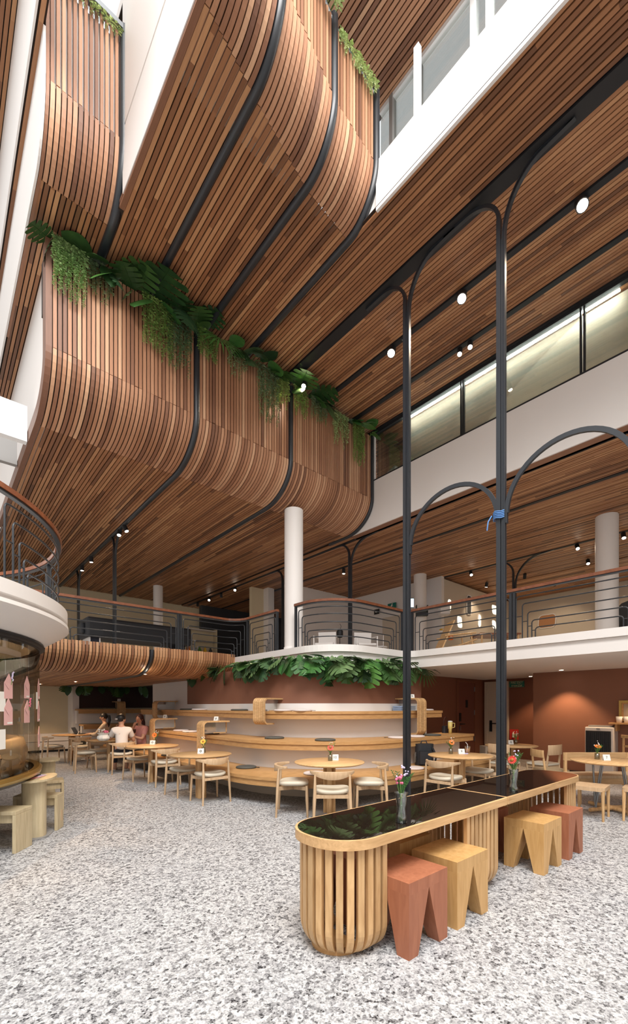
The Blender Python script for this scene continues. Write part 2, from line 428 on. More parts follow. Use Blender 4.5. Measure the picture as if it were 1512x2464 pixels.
slats(cr, [(7.80,9.26),(9.36,12.44),(12.54,14.6)], [soffR], [M['slat']])
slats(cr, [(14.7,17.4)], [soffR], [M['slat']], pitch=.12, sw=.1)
sheet(cr, 'backing', soffR, 7.77, 17.5, M['backing'])
for u in (7.98, 9.31, 12.49): MB().box(u-.045,u+.045,-2.5,17,S3-.012,S3+.03).build('seam_channel', M['blackmatte'], cr)

# ---- fourth level soffit = upper ceiling
S4 = 7.976
DV = [(1.8,3.12),(2.54,3.36),(3.48,3.62),(4.31,3.70),(9,3.7)]
def dv4(u):
    for (a,x),(b,y) in zip(DV,DV[1:]):
        if u <= b: return x+(y-x)*(u-a)/(b-a)-3.70
    return 0
bend4 = bend(3.70, S4, .5, .60)
face4 = [(3.70,9.45),(3.70,S4+.605)]; soff4 = [(4.205,S4),(9.2,S4)]
w4 = structure('upper_balcony_wall', 'timber slatted balcony front of the top level, bright at its upper edge')
R4 = [(1.86,2.49),(2.59,3.43),(3.53,4.26)]
slats(w4, R4, [face4, bend4], [M['slat_face'],M['slat_face']], dv4, ['slat','curved_slat'], face=.033)
endm = seg_mesh('end_board', [(3.14,9.6),(3.14,S4+.6)]+[(p[0]-.58,p[1]) for p in bend4]+[(5.85,S4)], .06, .10, M['slat_face']); inst('end_board', endm, w4, (1.80,0,-.01))
for a,b in R4:
    sheet(w4, 'backing', bend4, a-.05, b+.05, M['backing'], dv=dv4(a-.05), dw=dv4(b+.05))
    MB().rbox(((a+b)/2, 3.77+dv4((a+b)/2), 9.0), (b-a+.1,.02,.84), math.atan2(dv4(b)-dv4(a),b-a)).build('daylight_board', plain('pale_green_panel',(.62,.74,.60),.5), w4)  # added pale green board, stands in for the brightness seen between the slats
for u,d in ((2.54,dv4(2.54)),(3.48,dv4(3.48)),(4.31,0)):
    seam(w4, u, [(3.70,9.52)]+bend4+[(9.2,S4)], .05, d)
    MB().tube([(u,3.70+d,9.50),(u,3.85+d,9.66),(u,4.3+d,9.7)], .04).build('seam_channel', M['black'], w4)
MB().tube([(1.85,3.16,9.46),(2.54,3.38,9.46),(3.48,3.64,9.46),(4.31,3.72,9.46)], .03).build('top_rail', M['steel'], w4)
bendP = bend(5.68, S4, .5, .68)
wp = structure('recess_balcony_wall', 'set back slatted balcony front beside the white return wall')
slats(wp, [(.995,1.75)], [[(5.68,10.0),(5.68,S4+.685)], bendP], [M['slat_face'],M['slat_face']], names=['slat','curved_slat'], face=.036)
endp = seg_mesh('end_board', [(5.68,10.0),(5.68,S4+.69)]+bendP+[(9.2,S4)], .035, .09, M['slat_face']); inst('end_board', endp, wp, (.955,0,0))
sheet(wp, 'backing', bendP, .95, 1.8, M['backing'])
MB().box(.95,1.8,5.76,5.78,8.7,9.95).build('daylight_board', plain('pale_panel',(.70,.66,.64),.5), wp)  # added pale board, paints in brightness behind the set back slats
seam(wp, 1.80, [(5.67,10.05)]+bendP+[(9.2,S4)], .06)
MB().tube([(1.80,5.67,10.0),(1.80,5.9,10.35),(1.8,6.6,10.5)], .055).build('seam_channel', M['black'], wp)
MB().box(.95,1.8,5.62,5.72,9.98,10.04).build('top_rail', M['steel'], wp)
cu = structure('ceiling', 'high timber slat ceiling with black channels and spotlights')
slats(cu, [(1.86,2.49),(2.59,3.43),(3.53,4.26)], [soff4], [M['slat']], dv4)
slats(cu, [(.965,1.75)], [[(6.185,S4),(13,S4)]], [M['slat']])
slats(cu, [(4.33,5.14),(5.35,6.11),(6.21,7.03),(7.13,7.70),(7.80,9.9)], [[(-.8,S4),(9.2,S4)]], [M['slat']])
sheet(cu, 'backing', [(-.9,S4),(14,S4)], 4.31, 10, M['backing'])
sheet(cu, 'backing', [(4.3,S4),(14,S4)], 1.8, 4.31, M['backing'])
sheet(cu, 'backing', [(6.1,S4),(14,S4)], .95, 1.8, M['backing'])
for u,w in ((5.245,.19),(6.16,.09),(7.08,.09),(7.75,.09)):
    MB().box(u-w/2,u+w/2,-.9,9.2,S4-.02,S4+.03).build('seam_channel', M['blackmatte'], cu)
for (a,b,c,d) in ((4.35,10,-1,14),(1.9,4.35,4.5,14),(1.05,1.85,6.4,14)):
    MB().box(a,b,c,d,S4+.06,8.5).build('slab', M['white'], cu)
# the top level's edge and window band on the right, the white return on the left
wf = structure('wall_upper_right', 'white fascia and window band of the top level')
MB().box(4.31,4.345,-2,3.70,S4-.01,8.60).build('fascia', M['white'], wf)
MB().box(4.345,5.05,-2,3.70,8.50,8.60).build('ledge', M['white'], wf)
wn = structure('window_1', 'window band under the top ceiling with white frames')
MB().box(5.0,5.012,-2,4.2,8.60,10.36).build('pane', M['pane'], wn)
for v in (3.98,3.52,2.72,2.52,1.5,.4):
    MB().box(4.96,5.05,v-.03,v+.03,8.6,10.38).build('mullion', M['whitecool'] if v<3 else M['grey'], wn)
for z in (8.62,9.35,10.36): MB().box(4.97,5.04,-2,4.2,z-.03,z+.03).build('rail', M['whitecool'], wn)
MB().box(4.36,4.42,3.08,3.15,8.5,9.5).box(4.33,4.44,3.06,3.17,8.42,8.56).build('post', M['whitecool'], wn)
ct = structure('ceiling', 'timber slat ceiling of the top level')
slats(ct, [(2.0,5.0)], [[(2.3,10.4),(10,10.4)]], [M['slat_face']])
sheet(ct, 'backing', [(2.2,10.4),(10.2,10.4)], 1.8, 5.1, M['backing'])
MB().box(1.8,5.1,2.2,10.2,10.46,10.6).build('slab', M['white'], ct)
wl = structure('wall_return', 'white return wall of the top level beside the set back balcony')
MB().box(1.79,1.86,3.1,5.70,8.82,12.5).box(1.79,1.86,3.1,5.70,S4+.03,8.78).box(1.82,1.86,3.1,5.7,8.78,8.82).build('wall_panel', M['white'], wl)
w5 = structure('wall_left', 'white stepped slab edges with slatted undersides at the upper left')
MB().ext([(5.66,9.2),(5.66,S4+.7)]+[(p[0]-.012,p[1]) for p in bendP]+[(15,S4-.01),(15,9.2)],.925,.95).build('slab_edge', M['white'], w5)
slats(w5, [(.857,.947)], [[(3.5,9.2),(15,9.2)]], [M['slat']])
MB().box(.857,.947,3.5,15,9.23,9.3).build('backing', M['backing'], w5)
MB().box(.835,.857,3.5,15,9.19,10.8).build('slab_edge', M['white'], w5)
slats(w5, [(.25,.83)], [[(3.5,10.8),(15,10.8)]], [M['slat']])
MB().box(.25,.84,3.5,15,10.835,10.95).build('backing', M['backing'], w5)
MB().box(.225,.25,3.5,15,10.79,13).build('slab_edge', M['white'], w5)
wfar = structure('wall_back', 'white far walls at the left end of the third level')
MB().box(1.215,1.30,6.86,14,6.45,S4).box(1.215,1.30,7.66,14,S3+.03,6.45).build('side_panel', M['white'], wfar)
MB().box(-6,1.215,14.0,14.2,8.45,14).box(-6,1.215,14.0,14.2,2.7,8.06).build('wall_panel', M['white'], wfar)
MB().box(-6,1.215,14.12,14.2,8.06,8.45).build('recess_panel', M['grey'], wfar)
MB().box(-6,1.15,13.97,14.0,8.45,9.75).build('ledge_panel', M['whitecool'], wfar)

MB().box(-1.5,1.12,8.2,8.32,5.76,6.32).build('bridge_panel', M['whitecool'], wfar)
MB().box(-1.5,1.12,9.3,9.4,5.85,6.35).build('bridge_recess', M['grey'], wfar)

# ---- third level: white band, glass line, room behind it
wr = structure('wall_right', 'white band of the third level under the glass line')
MB().box(7.76,7.95,-3,7.45,S3+.0,6.84).build('band', M['white'], wr)
MB().box(7.765,7.80,6.70,6.77,6.84,7.9).box(7.765,7.80,7.3,7.35,6.84,7.9).build('jamb', M['white'], wr)
MB().box(7.75,7.78,-3,7.1,6.832,6.855).build('edge_trim', M['blackmatte'], wr)
MB().box(7.79,8.0,-3,7.5,S3-.012,S3+.02).build('lower_trim', M['slat_face'], wr)
g2 = structure('window_2', 'long glass line of the third level')
for a,b in ((4.50,6.66),(2.41,4.47),(.3,2.37),(-2.5,.27)):
    MB().box(7.80,7.81,a,b,6.855,S4-.03).build('pane', M['pane2'], g2)
for v in (4.505,4.455,2.41,2.36,.29,.25): MB().box(7.775,7.83,v-.012,v+.012,6.855,S4-.03).build('mullion', M['blackmatte'], g2)
MB().box(7.76,7.84,-3,6.9,S4-.06,S4-.0).build('head_rail', M['blackmatte'], g2)
rm = structure('wall_gallery_room', 'beige room wall with lit cove behind the glass line')
MB().box(8.00,8.04,-3,5.98,6.80,S4-.03).build('wall_panel', plain('blind_fabric', (.74,.68,.57), .7), rm)
MB().box(7.85,7.88,1.9,5.95,S4-.085,S4-.062).build('cove_strip', M['cove'], rm)
MB().box(8.05,10,-3,9,6.60,6.68).build('room_floor', M['white'], rm)
MB().rbox((8.6,7.6,7.0),(.08,2.4,.5),-.3,0,0).build('sloped_panel', M['whitecool'], rm)
MB().box(8.05,9.6,8.2,8.25,6.7,7.1).build('low_wall', M['whitecool'], rm)

# ---- middle level slab with its white edge
s2 = structure('slab', 'white middle level slab edge with stepped lip')
def slab_poly(o):
    U,V = 7.75-o, 5.75-o
    p = [(18,-4),(U,-4)] + [(x,y) for x,y in arc(U-.25,V-.25,.25,0,pi/2,6)]
    p += [(x,y) for x,y in arc(5.5-o+.9+o*0, V+.9, .9, -pi/2, -pi, 14)]
    p += [(5.5-o,17.4),(18,17.4)]
    return p
MB().prism(slab_poly(0), 2.38, 2.60).build('lower_edge', M['white'], s2)
MB().prism(slab_poly(.05), 2.603, 2.735).build('lip', M['white'], s2)
MB().box(1.3,5.6,10.05,17.4,2.32,2.70).box(1.3,5.6,9.16,10.05,2.66,2.70).build('floor_deck', M['white'], s2)
wg = structure('gallery_wall', 'timber slatted low balcony front at the far end of the hall')
bendG = bend(9.10, 2.25, .85, .42, 10)
slats(wg, [(1.45,3.40),(3.50,5.46)], [[(9.10,2.80),(9.10,2.675)]+bendG[1:], [(9.96,2.25),(17.3,2.25)]], [M['slat_warm'],M['slat_warm']], names=['curved_slat','slat'])
sheet(wg, 'backing', [(9.10,2.74)]+bendG+[(17.3,2.25)], 1.4, 5.5, M['backing'])
seam(wg, 3.45, [(9.10,2.74)]+bendG+[(17.3,2.25)], .04)

# ---- middle level back walls
b2 = structure('wall_middle_level', 'white and warm lit back walls of the middle level')
Z0,Z1 = 2.7, S3+.05
for (n,a,b,c,d,z0,z1,m) in (('wall_panel',9.0,12.3,11.7,11.85,Z0,Z1,'white'),('wall_panel',12.3,12.45,7.8,11.85,Z0,Z1,'white'),
    ('niche_wall',12.455,17.6,7.8,7.95,Z0,Z1-.12,'beige'),('niche_wall',17.5,17.65,-4,7.95,Z0,Z1,'beige'),('wall_panel',8.4,9.2,12.9,13.05,Z0,Z1,'cream'),
    ('pilaster',8.9,9.15,12.6,12.9,Z0,Z1,'white'),('dark_wall',8.35,13.0,16.6,16.8,Z0,Z1,'charcoal'),('dado',9.0,12.28,11.62,11.70,Z0,3.35,'brownwall'),
    ('end_wall',-2,8.75,17.3,17.5,Z0,Z1,'cream'),('door_panel',12.24,12.30,9.3,10.2,Z0,4.75,'beige'),('door_frame',12.26,12.30,9.2,10.3,Z0,4.85,'white')):
    MB().box(a,b,c,d,z0,z1).build(n, M[m], b2)
def rr(cx,cy,w,h,r,n=5,skew=0.0):
    p = []
    for (x,y,a) in ((w/2-r,h/2-r,0),(-w/2+r,h/2-r,pi/2),(-w/2+r,-h/2+r,pi),(w/2-r,-h/2+r,1.5*pi)):
        p += [(cx+x+r*cos(a+pi/2*i/n)+skew*(y+r*sin(a+pi/2*i/n)), cy+y+r*sin(a+pi/2*i/n)) for i in range(n+1)]
    return p
def onv(px,py,v):
    r = (px-756)/1045; Y = v/(.752-.6592*r); return ((.752*r+.6592)*Y, 1.55+(1700-py)/1045*Y, 1045/Y)
NW = [((1080,1457),.24,.42,'niche',.1),((1128,1456),.32,.66,'charcoal',.05),((1105,1497),.34,.40,'niche',-.1),((1153,1494),.22,.46,'niche',.05),((1190,1468),.50,.36,'niche',-.15),((1188,1503),.34,.32,'niche',-.2)]
for (q,w,h,mm,sk) in NW:
    u,z,_ = onv(*q,7.8); poly = rr(0,0,w,h,.10,5,sk)
    MB().add([(u+x,7.785,z+y) for x,y in poly],[tuple(range(len(poly)))]).build('niche', M[mm], b2)
    MB().tube([(u+x,7.78,z+y) for x,y in poly], .02, 4, closed=True).build('niche_rim', M['white'], b2)
for (v,z,w,h,mm,sk) in ((6.55,4.78,.62,.5,'coffee',.05),(3.75,4.62,.75,.62,'niche',.2),(6.0,3.88,1.9,.46,'niche',-.4)):
    poly = rr(0,0,w,h,.14,5,sk)
    MB().add([(17.485,v-x,z+y) for x,y in poly],[tuple(range(len(poly)))]).build('niche', M[mm], b2)
    MB().tube([(17.48,v-x,z+y) for x,y in poly], .025, 4, closed=True).build('niche_rim', M['white'], b2)

# ---- outer walls of the hall, out of the picture
ow = structure('wall_outer', 'plain white outer walls round the hall')
MB().box(-8.2,-8,-7.2,18,0,11).box(-8.2,18.2,-7.2,-7,0,11).box(-8.2,1.2,17.8,18,2,13).build('wall_panel', M['white'], ow)
MB().box(18,18.2,-7.2,18,0,11).box(1.2,18.2,17.7,17.9,S3,12).build('wall_panel', M['white'], ow)

# ---- ground level walls
gw = structure('wall_ground_right', 'terracotta brown walls of the ground floor')
MB().box(11.23,13.2,-4,4.53,0,2.40).build('projecting_wall', M['brownwall'], gw)
MB().box(13.0,13.2,4.53,6.95,0,2.40).build('corner_wall', M['brown'], gw)
MB().box(5.6,13.2,6.74,6.95,0,2.40).build('end_wall', M['brown'], gw)
MB().box(11.2,11.23,-4,4.53,0,.06).build('skirting', M['black'], gw)
MB().box(7.9,13.2,-4.2,-4.0,0,S3).build('side_wall', M['beige'], gw)
gb = structure('wall_ground_back', 'cream back wall with brown panel and white plinth')
MB().box(-2,7,17.4,17.6,0,2.4).build('wall_panel', M['cream'], gb)
MB().box(3.60,3.80,16.7,17.4,0,2.3).build('white_pier', M['white'], gb)
MB().box(3.80,6.8,16.75,17.4,1.5,2.3).build('brown_panel', M['plum'], gb)
MB().box(2.0,3.6,17.0,17.4,.08,.34).build('plinth_step', M['white'], gb)
MB().box(2.0,3.6,17.15,17.4,.36,.62).build('plinth_step', M['white'], gb)
MB().box(2.0,3.6,17.05,17.4,0,.08).build('plinth_shadow', M['blackmatte'], gb)  # matt black strip drawn in for the shade under the steps
d1 = structure('door_1', 'dark brown door with black handle beside the bench')
lf1 = MB().box(11.42,12.36,6.70,6.74,0,2.26).build('leaf', plain('dark_door',(.155,.048,.03),.5), d1)
MB().box(11.36,11.42,6.69,6.74,0,2.26).box(12.36,12.42,6.69,6.74,0,2.26).box(11.36,12.42,6.69,6.74,2.26,2.32).build('door_frame', M['brown'], d1)
MB().box(11.48,11.56,6.675,6.70,1.12,1.36).build('lock_plate', M['blackmatte'], lf1)
MB().tube([(11.52,6.69,1.04),(11.52,6.62,1.04),(11.66,6.62,1.04)], .014).build('door_handle', M['blackmatte'], lf1)
MB().box(11.48,11.55,6.675,6.70,.86,.98).build('lock_cylinder', M['steel'], d1)
MB().box(11.84,11.93,6.675,6.70,1.52,1.74).build('card_reader', M['blackmatte'], lf1)
for z in (.5,1.3,2.0): MB().box(12.32,12.35,6.68,6.70,z,z+.14).build('hinge', M['steel'], d1)
d2 = structure('door_2', 'pale beige fire door in the corner')
lf2 = MB().box(12.95,13.0,5.98,6.60,0,2.24).build('leaf', M['beige'], d2)
MB().box(12.93,13.0,6.60,6.68,0,2.24).box(12.93,13.0,5.94,5.98,0,2.24).box(12.93,13.0,5.94,6.68,2.24,2.31).build('door_frame', M['beige'], d2)
MB().box(12.93,12.95,6.44,6.52,.78,1.12).build('lock_plate', M['blackmatte'], lf2)
MB().tube([(12.95,6.48,1.03),(12.88,6.48,1.03),(12.88,6.28,1.03)], .015).build('door_handle', M['blackmatte'], lf2)
MB().box(12.9,12.95,6.0,6.22,2.14,2.22).build('door_closer', M['grey'], d2)

# ---- terrace of benches curving round the brown planter wall
def tpath(d, R, v1, u1, n=18):
    """outline at inset d from the lowest bench edge: down the far side, round the corner, along the near side"""
    a,b = 3.70+d, 4.33+d
    return [(a,v1)] + arc(a+R,b+R,R,pi,1.5*pi,n) + [(u1,b)]
def ring(mb, d0, d1, R, v1, u1, z0, z1, rend=0.0):
    A = tpath(d0,R,v1,u1); B = tpath(d1,R,v1,u1)
    n = len(A); P = [(x,y,z0) for x,y in A]+[(x,y,z0) for x,y in B]+[(x,y,z1) for x,y in A]+[(x,y,z1) for x,y in B]
    F = []; G = []
    for i in range(n-1):
        F += [(2*n+i,2*n+i+1,3*n+i+1,3*n+i),(i,n+i,n+i+1,i+1)]
        G += [(i,i+1,2*n+i+1,2*n+i),(n+i+1,n+i,3*n+i,3*n+i+1)]
    F += [(0,2*n,3*n,n),(n-1,2*n-1,4*n-1,3*n-1)]
    mb.add(P,F); mb.add(P,G,True); return mb
RB = 2.1
tr = thing('terrace_bench', 'three tier curved oak terrace seating with white risers round the planter wall', 'bench', (0,0,0))
for (d,v1,u1,zt) in ((0,13.9,9.4,.45),(.53,13.6,8.95,.95),(1.0,13.3,8.45,1.46)):
    o = ring(MB(), d, d+.75 if d<1 else d+.5, RB, v1, u1, zt-.05, zt).build('seat', M['bench'], tr, bevel=.008)
    ring(MB(), d+.015, d+.10, RB, v1, u1-.015, zt-.145, zt-.05).build('seat_front', M['bench'], tr)
ring(MB(), .62, .72, RB, 13.9, 9.0, 0, .40).build('plinth', M['beige'], tr)
ring(MB(), .30, .36, RB, 13.9, 9.1, .30, .40).build('under_rail', M['bench'], tr)
ring(MB(), .74, .80, RB, 13.9, 8.7, .45, .90).build('riser', M['white'], tr)
ring(MB(), 1.25, 1.32, RB, 13.6, 8.2, .95, 1.41).build('riser', M['white'], tr)
ring(MB(), 1.40, 1.55, 1.6, 13.3, 8.25, 1.46, 1.61).build('base_band', M['white'], tr)
pw = structure('planter_wall', 'curved terracotta planter wall above the terrace seating')
ring(MB(), 1.42, 1.75, 1.6, 11.0, 8.25, 1.61, 2.36).build('curved_wall', M['brownwall'], pw)
ring(MB(), 1.48, 1.70, 1.6, 13.6, 8.2, .4, 2.3).build('core_wall', M['white'], pw)
tb = thing('stepped_bench', 'stepped timber ledge seating against the dark panel at the far end', 'bench', (0,0,0))
for (v,z,u0) in ((15.2,.45,3.76),(15.7,.95,3.70),(16.2,1.46,3.66)):
    MB().box(u0,6.2,v,v+.6,z-.05,z).build('seat', M['bench'], tb); MB().box(u0+.02,6.2,v+.02,v+.08,z-.15,z-.05).build('seat_front', M['bench'], tb)
    MB().box(u0+.02,6.2,v+.3,v+.5,z-.5,z-.05).build('riser', M['white'], tb)

# ================================================================== STEEL COLUMNS AND RAILINGS
def steel_column(loc, label, ztop, r1, r2, zb=0.0, w=.052, group='branching black steel columns', k1=1.0, k2=1.0):
    a1, a2 = r1*k1, r2*k2
    t = thing('steel_column', label, 'column', loc, 0, group)
    h = ztop-zb
    MB().box(-.024,.024,.010,.010+w,0,h-r1).build('main_bar', M['black'], t)
    MB().box(-.024,.024,-.024,-.006,0,h-r2).build('side_bar', M['black'], t)
    MB().box(-.024,.024,-.046,-.028,0,h-r2).build('side_bar', M['black'], t)
    MB().box(-.010,.010,-.036,.02,0,h-max(r1,r2)).build('web_plate', M['blackmatte'], t)
    MB().tube([(0,.010+w/2+a1-a1*cos(a), h-r1+r1*sin(a)) for a in [pi/2*i/12 for i in range(13)]]+[(0,.010+w/2+a1+.3,h)], 1, rect=(.042,.048), up=(1,0,0)).build('branch', M['black'], t)
    for y in (-.015,-.037):
        MB().tube([(0,y-(a2-a2*cos(a)), h-r2+r2*sin(a)+(y+.015)*1.2*sin(a)) for a in [pi/2*i/14 for i in range(15)]]+[(0,y-a2-.3,h)], 1, rect=(.018,.048), up=(1,0,0)).build('branch', M['black'], t)
    MB().box(-.07,.07,-.08,.09,0,.012).build('base_plate', M['black'], t)
    return t
VL, VR, UB = 3.90, 2.485, 5.245
steel_column((UB,VL,0), 'slender black steel column rising behind the middle of the long table', S4-.035, .40, .62, k1=1.15, k2=.72)
steel_column((UB,VR,0), 'thicker looking black steel column standing at the long table seam with blue twine tied on it', S4-.035, .40, .66, k1=1.15, k2=.72)
twine = MB(); 
for i in range(5): twine.tube([(UB+.055*cos(a), VR+.03+.075*sin(a), 3.86+.02*i+.01*sin(3*a)) for a in [2*pi*k/12 for k in range(12)]], .007, 5, closed=True)
twine.tube([(UB-.06,VR+.10,3.90),(UB-.09,VR+.13,3.83),(UB-.08,VR+.15,3.73)], .008, 5)
tag(twine.build('twine', M['blue']), 'blue twine knotted round the black column at the arch joint', 'twine')
def arch(va, vb, label, zs, rise):
    m = (va+vb)/2; r = abs(va-vb)/2-.06
    pts = [(UB, m+r*cos(pi*i/28), zs+rise*sin(pi*i/28)) for i in range(29)]
    t = thing('steel_arch', label, 'arch', (0,0,0), 0, 'thin steel arches between the columns')
    MB().tube(pts, 1, rect=(.05,.035), up=(1,0,0)).build('curved_bar', M['black'], t)
    for v in (va,vb): MB().box(UB-.02,UB+.02,v-.07 if v==va else v+.05,v-.05 if v==va else v+.07,zs-.12,zs+.02).build('bracket', M['black'], t)
arch(VL, VR, 'curved black steel arch joining the two tall columns', 3.90, .60)
arch(VR, 1.06, 'curved black steel arch running out of the picture beyond the thicker column', 3.90, .64)
GC = 'columns of the middle level'
ZL = 2.735
steel_column((8.0,7.72,ZL), 'black branching column behind the rounded balcony corner', S3, .35, .60, ZL, .05, GC)
steel_column((8.0,10.55,ZL), 'black branching column in front of the cream wall panel', S3, .35, .60, ZL, .05, GC)
steel_column((12.49,5.55,ZL), 'black branching column beside the lit wall niches', S3, .40, .75, ZL, .05, GC)
steel_column((3.31,11.1,ZL), 'black branching column behind the black covered table', S3, .35, .60, ZL, .10, GC)
steel_column((3.31,14.6,ZL), 'black branching column nearest the round white landing', S3, .35, .60, ZL, .10, GC)
def white_column(x,y,r,label,z0=ZL,z1=S3):
    t = thing('round_column', label, 'column', (x,y,z0), 0, 'round white columns')
    MB().lathe([(r,0),(r,z1-z0)],28,cap=True).build('shaft', M['white'], t)
    MB().lathe([(r+.012,0),(r+.012,.08),(r,.082)],28).build('base_ring', M['white'], t)
white_column(5.82,7.30,.20,'round white column between the two balcony railings')
white_column(11.7,8.2,.20,'round white column carrying a dark green shelf box')
white_column(11.2,2.95,.22,'thick round white column in front of the black sofa')
white_column(5.9,15.0,.16,'small round white column behind the black covered table')

def resample(path, step):
    out = [Vector((*path[0],0))]; 
    for a,b in zip(path,path[1:]):
        a = Vector((*a,0)); b = Vector((*b,0)); n = max(1,int((b-a).length/step))
        for i in range(1,n+1): out.append(a.lerp(b,i/n))
    return out
class Path:
    def __init__(s,pts):
        s.p = [Vector((*q,0)) for q in pts]; s.s = [0]
        for a,b in zip(s.p,s.p[1:]): s.s.append(s.s[-1]+(b-a).length)
        s.L = s.s[-1]
    def at(s,t):
        t = min(max(t,0),s.L)
        for i in range(len(s.p)-1):
            if t <= s.s[i+1]+1e-9: return s.p[i].lerp(s.p[i+1],(t-s.s[i])/max(1e-9,s.s[i+1]-s.s[i]))
        return s.p[-1]
    def sub(s,a,b,z,step=.12):
        ks = sorted(set([a,b]+[q for q in s.s if a<q<b]+[a+(b-a)*i/max(1,int((b-a)/step)) for i in range(int((b-a)/step)+1)]))
        return [(*s.at(k)[:2],z) for k in ks]
def railing(name, label, pts, panels, zb=ZL, H=.86, posts=(), rail_r=.035, ends=True):
    t = thing(name, label, 'railing', (0,0,0), 0, 'wood topped black railings of the middle level')
    P = Path(pts)
    MB().tube(P.sub(0,P.L,zb+H+.025), 1, rect=(.075,.05), up=(0,0,1)).build('handrail', M['dark_rail'], t)
    MB().tube(P.sub(0,P.L,zb+H-.012), 1, rect=(.05,.02), up=(0,0,1)).build('flat_bar', M['black'], t)
    for q in posts:
        c = P.at(q); MB().box(c.x-.022,c.x+.022,c.y-.022,c.y+.022,zb,zb+H).build('post', M['black'], t)
    for a,b in panels:
        ins = [.06,.17,.26,.33,.39,.44]; hs = [H-.10,H-.24,H-.40,H-.55,H-.68]
        for k,h in enumerate(hs):
            s0,s1 = a+ins[k], b-ins[k]
            if s1-s0 < .15: continue
            r = .05; mid = P.sub(s0+r,s1-r,zb+h)
            A = P.at(s0); B = P.at(s1)
            p = [(A.x,A.y,zb)]+[(A.x,A.y,zb+h-r)]+[(*P.at(s0+r-r*cos(x))[:2],zb+h-r+r*sin(x)) for x in (pi/6,pi/3)]+mid+[(*P.at(s1-r+r*cos(x))[:2],zb+h-r+r*sin(x)) for x in (pi/3,pi/6)]+[(B.x,B.y,zb+h-r),(B.x,B.y,zb)]
            MB().tube(p, .0105, 6).build('bar_loop', M['black'], t)
            if k:
                for s,e in ((s0,a+ins[k-1]),(s1,b-ins[k-1])):
                    z = zb+h*.62+.02
                    MB().tube([(*P.at(s)[:2],z),(*P.at(e)[:2],z)], .008, 5).build('link_bar', M['black'], t)
    return t
railing('balcony_railing','black railing along the straight white slab edge at the far side of the tall columns',[(7.80,-1.5),(7.80,5.70)],[(-0.0+2.95,5.0),(5.0,7.15),(.8,2.95)],posts=(.8,2.93,2.99,4.97,5.03,7.17))
cn = [(7.66,5.82)] + arc(5.58+.85,5.83+.85,.85,-pi/2,-pi,12)[0:] + [(5.58,6.95)]
railing('balcony_railing','black railing curving round the rounded balcony corner above the planter',cn,[(.05,Path(cn).L-.05)],posts=(.02,Path(cn).L-.02))
bk = [(5.58,7.55),(5.58,8.75)] + arc(5.58-.4,8.75,.4,0,pi/2,6) + [(1.3,9.15)]
LB = Path(bk).L
railing('balcony_railing','long black railing above the far slatted balcony front with a rounded end',bk,[(.03,1.15),(1.25,2.9),(2.95,LB-.3)],posts=(.02,1.2,2.90,2.96,LB-.3))

# ================================================================== ROUND GLASS ROOM AT THE LEFT
TC = (-1.34,6.87)
tw = structure('round_landing_slab', 'round white landing with a stepped rim above the curved glass room')
MB().lathe([(.01,2.735),(2.70,2.735),(2.70,2.60),(2.655,2.59),(2.655,2.565),(2.71,2.55),(2.715,2.51),(2.69,2.49),(2.42,2.31),(.01,2.31)],240,(*TC,0),smooth=False).build('slab_rim', M['white'], tw)
MB().lathe([(2.36,2.312),(2.44,2.312),(2.45,2.27),(2.36,2.26)],96,(*TC,0)).build('black_ring', M['blackmatte'], tw)  # matt black ring along the top of the curved glass
gw3 = structure('window_3', 'curved bronze tinted glass wall of the round room')
for k in range(6):
    a0 = radians(-78+26*k); MB().lathe([(2.39,.80),(2.39,2.27)],12,(*TC,0),a0+.004,a0+radians(26)-.004).build('pane', M['bronzepane'], gw3)
MB().lathe([(2.33,.74),(2.41,.74),(2.42,.79),(2.40,.81),(2.33,.80)],72,(*TC,0),radians(-80),radians(80)).build('brass_sill', M['gold'], gw3)
MB().lathe([(2.385,2.245),(2.40,2.245),(2.40,2.27)],72,(*TC,0),radians(-80),radians(80)).build('head_trim', M['blackmatte'], gw3)
tb2 = structure('wall_round_base', 'dark recessed base and shelf under the curved glass')
MB().lathe([(1.75,0),(1.75,.76)],48,(*TC,0)).build('recess_wall', plain('dark_bronze',(.05,.04,.03),.4), tb2)
MB().lathe([(1.2,.70),(2.36,.70),(2.36,.76),(1.2,.76)],72,(*TC,0),radians(-85),radians(85)).build('shelf_board', plain('dark_shelf',(.045,.035,.025),.3), tb2)
MB().lathe([(1.75,.02),(1.83,.02),(1.85,.10),(1.83,.16),(1.75,.16)],48,(*TC,0),radians(-85),radians(60)).build('foot_ledge', M['grey'], tb2)
MB().lathe([(1.75,.36),(1.80,.36),(1.80,.41),(1.75,.41)],48,(*TC,0),radians(-85),radians(60)).build('low_shelf', M['gold'], tb2)
ti = structure('wall_round_core', 'grey core wall and ceiling inside the round glass room')
MB().lathe([(1.05,.76),(1.05,2.31)],24,(*TC,0)).build('core_wall', M['grey'], ti)
MB().lathe([(.02,2.245),(2.3,2.245)],32,(*TC,0)).build('room_ceiling', M['cream'], ti)
sofa = thing('curved_banquette', 'beige curved banquette behind the tinted glass', 'sofa', (*TC,0))
MB().lathe([(2.1,.76),(2.22,.78),(2.27,1.0),(2.22,1.16),(2.12,1.17),(2.06,1.0)],24,(0,0,0),radians(-34),radians(14)).build('backrest', M['khaki'], sofa)
MB().lathe([(1.6,.95),(2.08,.95),(2.08,.76)],24,(0,0,0),radians(-34),radians(14)).build('seat', M['khaki'], sofa)
bl = thing('window_blind', 'grey slatted blind inside the round glass room', 'blind', (*TC,0))
for k in range(16): MB().lathe([(1.90,1.2+k*.028),(1.915,1.212+k*.028)],8,(0,0,0),radians(-27),radians(-8)).build('blind_slat', M['grey'], bl)
mc = thing('espresso_counter', 'dark counter cabinet inside the round glass room', 'cabinet', (*TC,0))
